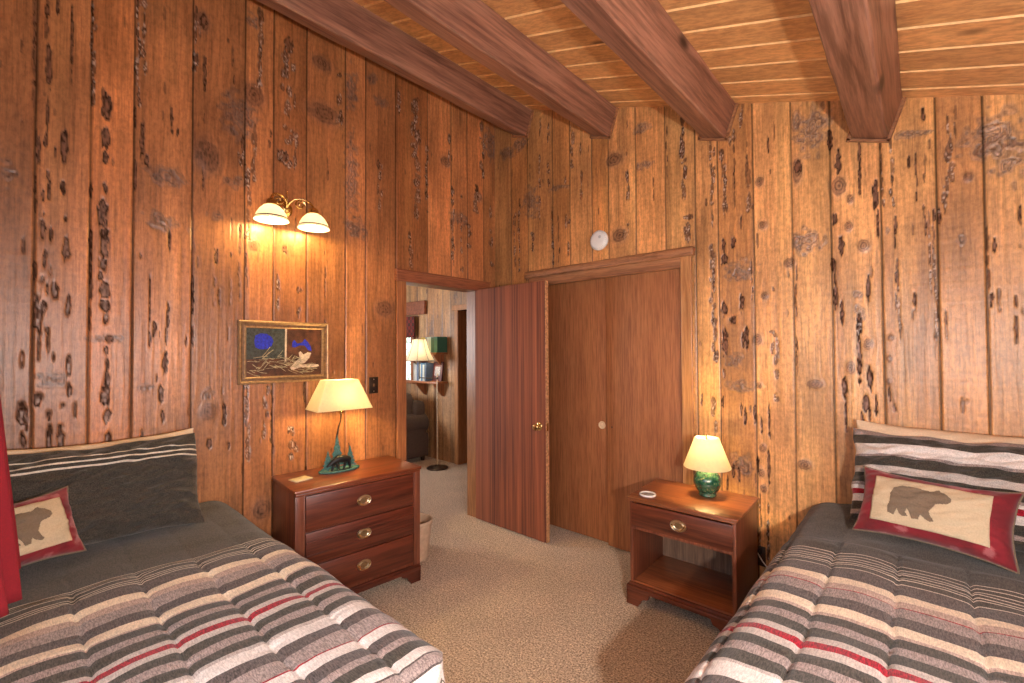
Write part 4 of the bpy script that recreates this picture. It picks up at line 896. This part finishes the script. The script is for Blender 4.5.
# light switch and outlet
sw = thing('light_switch', 'dark bronze light switch on the left wall beside the doorway', 'light switch', (.004, -1.252, 1.228))
obj('switch_plate', bx(0, .006, -.036, .036, -.058, .058, .003), M['bronze'], sw)
bm = bx(.006, .0075, -.006, .006, -.014, .014); add_box(bm, .007, .018, -.003, .003, -.002, .008, .001); obj('toggle', bm, plain('brown_toggle', (.12, .06, .03), .4), sw)
for z in (-.042, .042): obj('screw', lathe([(0, .0075), (.004, .007), (.004, .006)], 12, M4=Matrix.Translation((0, 0, z)) @ Matrix.Rotation(PI / 2, 4, 'Y')), M['pewter'], sw)
ou = thing('wall_outlet', 'dark brown power outlet on the back wall beside the nightstand', 'outlet', (2.172, -.004, .25))
obj('outlet_plate', bx(-.036, .036, -.006, 0, -.058, .058, .003), M['bronze'], ou)
obj('plug', bx(-.016, .016, -.035, -.006, .012, .045, .005), M['black'], ou)
cordm = plain('white_cord', (.75, .72, .66), .5)
o = obj('lamp_cord', tube([(2.172, -.04, .278), (2.2, -.05, .24), (2.25, -.075, .2), (2.275, -.07, .13), (2.25, -.06, .05), (2.24, -.06, .006), (2.2, -.035, .006)], .0035, 8), cordm); setp(o, 'white cord hanging from the outlet between the nightstand and bed', 'cord')
# coasters
cs = thing('coaster', 'round white rimmed coaster on the nightstand', 'coaster', (1.70, -.475, .62))
obj('rim', lathe([(.036, 0), (.046, 0), (.048, .004), (.046, .009), (.042, .0095), (.036, .005), (.036, 0)], 36), M['white'], cs)
obj('inlay', lathe([(0, .0005), (.0355, .0005), (.0355, .0045), (0, .0045)], 36), plain('printed_inlay', (.35, .33, .3), .5, nscale=90, namt=.6), cs)
o = obj('note_card', bx(-.04, .04, -.052, .052, 0, .006, .001), plain('tan_card', (.62, .52, .34), .6, nscale=90, namt=.2)); o.location = (.22, -1.85, .7285); o.rotation_euler = (0, 0, math.radians(10)); setp(o, 'pale square coaster lying on the near end of the dresser', 'coaster')
# wastebasket between dresser and doorway
wb_ = thing('wastebasket', 'beige plastic wastebasket beside the dresser by the doorway', 'wastebasket', (.20, -1.035, 0))
obj('basket', lathe([(0, .004), (.088, .004), (.088, 0), (.09, 0), (.117, .262), (.114, .264), (.088, .01), (0, .01)], 36), plain('beige_plastic', (.55, .4, .28), .5), wb_)
obj('rim', lathe([(.116, .252), (.121, .254), (.123, .262), (.12, .27), (.114, .27), (.113, .262)], 36), plain('beige_plastic_rim', (.62, .47, .34), .5), wb_)

# red curtain at the left end of the rear window, and its partner and rod
rod = thing('curtain_rod', 'dark curtain rod over the rear window', 'curtain rod', (2.0, -3.08, 2.22))
bm = tube([(-1.45, 0, 0), (1.2, 0, 0)], .012, 12)
for x in (-1.46, 1.2): add_lathe(bm, [(0, -.02), (.018, -.01), (.02, 0), (.018, .01), (0, .02)], 12, (x, 0, 0))
obj('rod', bm, M['bronze'], rod)
for x in (-1.3, 1.1): obj('bracket', bx(x - .008, x + .008, -.12, .0, -.012, -.0, .002), M['bronze'], rod)
def curtain(x0, x1, zb, label, flare):
    n, m_ = 160, 50; u = np.linspace(0, 1, n); v = np.linspace(0, 1, m_)
    U = np.repeat(u[:, None], m_, 1); V = np.repeat(v[None, :], n, 0)
    amp = .026 + flare * V ** 2
    X = x0 + (x1 - x0) * U; Y = -3.078 + amp * (np.sin(U * 2 * PI * 5.5) + .35 * np.sin(U * 23 + V * 3)) + flare * V * .8
    Z = 2.245 - V * (2.245 - zb) + .006 * np.sin(U * 30) * V
    me = grid_mesh('curtain', np.stack([X.ravel(), Y.ravel(), Z.ravel()], 1), n, m_)
    o = obj('curtain', me, M['red'], None, 0); so = o.modifiers.new('t', 'SOLIDIFY'); so.thickness = .003
    setp(o, label, 'curtain', 'red curtains')
curtain(.68, 1.12, .79, 'red curtain hanging at the left edge over the left bed', .042)

# added unseen globe lamp behind the camera, key light for the beam shadows
GL = thing('added_globe_lamp', 'added key light, an unseen globe floor lamp in the rear corner by the right bed', 'lamp', (3.40, -2.93, 0))
obj('base', lathe([(0, 0), (.12, 0), (.125, .01), (.1, .02), (.02, .03), (0, .035)], 32), M['bronze'], GL)
obj('pole', tube([(0, 0, .02), (0, 0, 1.34)], .009, 10), M['bronze'], GL)
obj('glass_globe', lathe([(.012, -.05)] + [(.055 * math.sin(a), -.055 * math.cos(a)) for a in [.3 + (PI - .3) * k / 14 for k in range(14)]] + [(0, .055)], 32, (0, 0, 1.40)), M['glass'], GL)
bulb_part(GL, (0, 0, 1.40), .013)
bulb('added_key_light', (3.40, -2.93, 1.41), 330, .03, (1, .94, .88))
# ------------------------------------------------------------------ the living room beyond the doorway
LW = dict(S=[(x * .93 + .2, z, z + .5, .014, .7) for x, z in ((.3, 1.8), (.75, 2.0), (1.1, .4), (1.25, 1.7), (1.9, 1.9), (2.1, .2), (2.4, 1.3), (2.9, 1.8), (3.4, 1.9))], P=[], K=[(1.75, 1.2, .02, .03), (2.2, 2.3, .02, .03)], G=[(2.1, 1.75, .05, .2), (1.6, 2.2, .04, .1)], seams=[.2, .38, .55, .72, .95, 1.1, 1.3, 1.48, 1.7, 1.86, 2.05, 2.2, 2.42, 2.6, 2.8, 3.0, 3.25, 3.5, 3.8])
YF = .9
DOORF = (.85, 1.54, 1.99); WINF = (2.42, 3.5)
wf = pecky_wall('wall_living', 4.2, lambda u: 2.9, LW, lambda U, Z, D: np.stack([-U, YF - D, Z], 1), [DOORF], (.42, .235, .11), 77, res=.008, zres=.012, extra=60, u_start=.13)
bm = bmesh.new()
add_box(bm, -4.2, -4.08, -3.2, YF, 0, 2.9); add_box(bm, -4.2, -.135, -3.34, -3.2, 0, 2.9)
struct('wall_far', bm, M['plaster'])
struct('ceiling_living', bx(-4.2, -.135, -3.34, 3.0, 2.9, 3.0), M['pine'])
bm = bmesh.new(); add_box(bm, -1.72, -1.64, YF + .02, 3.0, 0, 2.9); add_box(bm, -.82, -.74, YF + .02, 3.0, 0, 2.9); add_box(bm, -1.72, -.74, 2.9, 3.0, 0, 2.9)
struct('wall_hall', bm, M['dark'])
bm = bmesh.new()
add_box(bm, -1.6, -1.535, YF - .02, YF + .01, 0, 2.0, .003); add_box(bm, -1.64, -.75, YF - .025, YF + .01, 1.99, 2.06, .003)
add_box(bm, -1.545, -1.53, YF - .012, YF + .14, 0, 1.99, .002)
struct('trim_11', bm, M['casing_light'])
bm = bmesh.new(); add_box(bm, -3.6, -2.2, YF - .05, YF - .003, 1.98, 2.17, .008)
struct('trim_12', bm, M['head_y'])
# living room window: log header above, plaid valance, bright garden behind a pane
W = thing('window_3', 'bright living room window', 'window', (-2.95, YF - .02, 1.0)); W['kind'] = 'structure'
bm = bmesh.new()
for q in ((-.53, -.47, 0, .95), (.42, .48, 0, .95), (-.47, .42, 0, .05), (-.47, .42, .9, .95), (-.03, .01, .05, .9)): add_box(bm, q[0], q[1], -.02, .012, q[2], q[3], .003)
obj('window_frame', bm, M['casing'], W)
m, nt, b = new_mat('garden_view'); v = coords(nt); n = noise(nt, v, 16, 5, .7)
c = ramp(nt, n, [(.36, (.06, .1, .06)), (.46, (.35, .45, .35)), (.54, (.85, .95, 1)), (.7, (1, 1, 1))])
nt.links.new(c, b.inputs['Emission Color']); b.inputs['Emission Strength'].default_value = 1.5; nt.links.new(c, b.inputs['Base Color'])
obj('pane', bx(-.47, .42, -.004, .002, .05, .9), m, W, label='bright pane with green foliage and sky outside')
def plaid():
    m, nt, b = new_mat('red_plaid_cloth'); t = N(nt, 'ShaderNodeTexChecker'); t.inputs['Scale'].default_value = 22
    t.inputs['Color1'].default_value = (.2, .03, .025, 1); t.inputs['Color2'].default_value = (.06, .025, .02, 1)
    nt.links.new(coords(nt), t.inputs['Vector']); nt.links.new(t.outputs[0], b.inputs['Base Color']); b.inputs['Roughness'].default_value = .9; return m
n_, m_ = 90, 10; u = np.linspace(0, 1, n_); v = np.linspace(0, 1, m_); U = np.repeat(u[:, None], m_, 1); V = np.repeat(v[None, :], n_, 0)
me = grid_mesh('valance', np.stack([(-3.5 + 1.1 * U).ravel(), (YF - .07 + .018 * np.sin(U * 70) * V).ravel(), (1.96 - .3 * V).ravel()], 1), n_, m_)
o = obj('valance', me, plaid(), None, 0); so = o.modifiers.new('t', 'SOLIDIFY'); so.thickness = .003; setp(o, 'dark red plaid valance over the living room window', 'valance')
# shelves with brackets and books
def wall_shelf(z, x0, x1, dp, label):
    t = thing('wall_shelf', label, 'shelf', (x1 + .05, YF - .003, z), 0, 'living room wall shelves')
    obj('shelf_board', bx(x0 - x1, 0, -dp, 0, -.025, 0, .003), M['casing'], t)
    for x in (x0 - x1 + .12, -.09):
        bm = prism([(0, 0), (-dp + .03, 0), (-dp + .04, -.03), (-.03, -.17), (0, -.18)], -.012, .012, Matrix.Translation((x, 0, -.025)) @ Matrix(((0, 0, 1, 0), (1, 0, 0, 0), (0, 1, 0, 0), (0, 0, 0, 1))))
        obj('shelf_bracket', bm, M['casing'], t)
wall_shelf(1.06, -2.4, -1.80, .2, 'lower wooden wall shelf of upright books in the living room')
wall_shelf(1.445, -2.4, -1.80, .2, 'upper wooden wall shelf of books in the living room')
rs = random.Random(12)
def book(x, z, th, hh, dp, col, label, grp, lean=0, yoff=0):
    t = thing('book', label, 'book', (x + .05, YF - .012 - yoff, z), 0, grp); t.rotation_euler = (0, lean, 0)
    bm = bmesh.new(); add_box(bm, 0, th, -dp, -dp + .003, 0, hh); add_box(bm, 0, .003, -dp, 0, 0, hh); add_box(bm, th - .003, th, -dp, 0, 0, hh)
    obj('cover', bm, plain('book_cloth', col, .6, namt=.08), t)
    obj('pages', bx(.003, th - .003, -dp + .003, -.004, .004, hh - .004), M['cream'], t)
up = [(-2.15, .05, .2, (.55, .42, .05), 'yellow book on the upper shelf, seen above the lamp shade'), (-2.098, .04, .19, (.6, .5, .08), 'pale yellow book on the upper shelf'), (-2.055, .035, .205, (.25, .3, .28), 'grey green book on the upper shelf'), (-2.018, .04, .2, (.6, .66, .6), 'white spined book on the upper shelf'), (-1.976, .04, .205, (.5, .6, .55), 'pale green spined book on the upper shelf'), (-1.934, .06, .2, (.03, .1, .07), 'thick dark green book on the upper shelf'), (-1.872, .07, .205, (.04, .16, .11), 'green book at the right end of the upper shelf')]
for x, th, hh, col, lab in up: book(x, 1.446, th, hh, .165, col, lab, 'books on the upper shelf')
lo = [(-2.33, .03, .24, (.55, .55, .5), 'off-white book behind the lamp stem on the lower shelf'), (-2.296, .04, .22, (.5, .55, .6), 'pale blue book left on the lower shelf'), (-2.25, .035, .25, (.12, .18, .3), 'slate blue book on the lower shelf'), (-2.21, .045, .23, (.6, .62, .6), 'white book in the middle of the lower shelf'), (-2.16, .03, .24, (.08, .2, .4), 'bright blue book on the lower shelf'), (-2.126, .04, .22, (.45, .5, .5), 'pale grey book on the lower shelf'), (-2.08, .035, .24, (.05, .08, .14), 'navy book on the lower shelf')]
for x, th, hh, col, lab in lo: book(x, 1.061, th, hh, .16, col, lab, 'books on the lower shelf')
# book standing face out at the shelf's right end
t = thing('book', 'dark red book standing face out at the right end of the lower shelf', 'book', (-1.88, YF - .06, 1.062), 0, 'books on the lower shelf'); t.rotation_euler = (-.12, 0, 0)
obj('cover', bx(-.1, .09, -.025, 0, 0, .26, .002), plain('dark_red_cover', (.09, .022, .018), .5, namt=.3), t)
obj('cover_picture', bx(-.06, .05, -.027, -.0255, .07, .19), plain('grey_picture', (.25, .25, .27), .5, nscale=50, namt=.5), t)
# floor lamp with a swing arm
FL = thing('floor_lamp', 'slim floor lamp with a pleated bell shade beside the sofa', 'lamp', (-1.60, .60, 0))
obj('base', lathe([(0, 0), (.13, 0), (.135, .008), (.12, .02), (.05, .03), (.02, .045), (0, .05)], 36), M['bronze'], FL)
obj('pole', tube([(0, 0, .03), (0, 0, 1.18)], .009, 12), M['pewter'], FL)
bm = tube([(0, 0, 1.12), (-.13, -.03, 1.12), (-.33, -.03, 1.12)], .006, 8); add_lathe(bm, [(0, 0), (.014, .004), (.014, .03), (0, .034)], 12, (0, 0, 1.105)); obj('arm', bm, M['bronze'], FL)
obj('stem', tube([(-.33, -.03, 1.1), (-.33, -.03, 1.38)], .006, 8), M['bronze'], FL)
n = 48; pr = [(.195, 1.34), (.15, 1.42), (.112, 1.52), (.085, 1.62), (.083, 1.62), (.11, 1.52), (.148, 1.42), (.193, 1.34), (.195, 1.34)]
bm = lathe(pr, n, (-.33, -.03, 0))
sh = obj('lamp_shade', bm, M['shade2'], FL)
bm = bmesh.new()
for k in range(8):
    a = 2 * PI * k / 8; add_tube(bm, [(-.33 + (r + .001) * math.cos(a), -.03 + (r + .001) * math.sin(a), z) for r, z in pr[:4]], .0022, 5)
for r, z in (pr[0], pr[3]): add_tube(bm, [(-.33 + (r + .001) * math.cos(2 * PI * k / 36), -.03 + (r + .001) * math.sin(2 * PI * k / 36), z) for k in range(37)], .003, 5)
obj('shade_ribs', bm, M['bronze'], sh)
bulb_part(FL, (-.33, -.03, 1.42)); bulb('floor_lamp_bulb', (-1.93, .57, 1.47), 9, .03, (1, .85, .62))
# sofa
SF = thing('sofa', 'brown upholstered sofa with a rolled arm in the living room', 'sofa', (-2.03, .80, 0))
def soft(x0, x1, y0, y1, z0, z1, bev, seed, amp=.012):
    bm = bx(x0, x1, y0, y1, z0, z1, bev, 4); bmesh.ops.subdivide_edges(bm, edges=[e for e in bm.edges if e.calc_length() > .12], cuts=5, use_grid_fill=True)
    for v in bm.verts: v.co += Vector([(vn(np.array([v.co.x * 7 + i * 11]), np.array([(v.co.y + v.co.z) * 7]), seed)[0] - .5) * amp * 2 for i in range(3)])
    return bm
obj('base', soft(-1.9, 0, -.88, .0, .06, .36, .03, 300), M['sofa'], SF, 60)
bm = bmesh.new(); merge(bm, soft(-.22, .0, -.9, -.02, .08, .5, .04, 301)); add_tube(bm, [(-.1, -.91, .5), (-.1, -.9, .5), (-.1, -.5, .505), (-.1, -.02, .5)], [.12, .125, .13, .125], 20)
obj('arm', bm, M['sofa'], SF, 60)
bm = bmesh.new(); merge(bm, soft(-1.9, -1.68, -.9, -.02, .08, .5, .04, 302)); add_tube(bm, [(-1.8, -.9, .5), (-1.8, -.5, .505), (-1.8, -.02, .5)], .125, 20)
obj('arm', bm, M['sofa'], SF, 60)
for x in (-1.66, -.94): obj('seat_cushion', soft(x, x + .7, -.9, -.22, .37, .52, .05, 305), M['sofa'], SF, 60)
obj('backrest', soft(-1.9, -.05, -.2, .0, .3, .8, .06, 303), M['sofa'], SF, 60)
for x in (-1.62, -.86): obj('back_cushion', soft(x, x + .76, -.38, -.14, .5, .9, .08, 306, .02), M['sofa'], SF, 60)
for x in (-1.84, -.06):
    for y in (-.84, -.06): obj('foot', lathe([(0, 0), (.025, 0), (.03, .06), (0, .06)], 12, (x, y, 0)), M['bronze'], SF)
# wall light glowing in the dark hall
HL = thing('hall_sconce', 'small glowing lamp in the dark hall beyond the living room', 'wall light', (-1.638, 1.35, 1.78))
obj('wall_plate', lathe([(0, 0), (.04, 0), (.04, .012), (0, .014)], 20, M4=Matrix.Rotation(PI / 2, 4, 'Y')), M['bronze'], HL)
obj('arm', tube([(.0, 0, 0), (.06, 0, -.01), (.075, 0, .03)], .005, 8), M['bronze'], HL)
obj('lamp_shade', lathe([(.022, .14), (.05, .03), (.048, .03), (.02, .14)], 20, (.075, 0, 0)), emit('glowing_shade', (1, .93, .8), 2.5), HL)
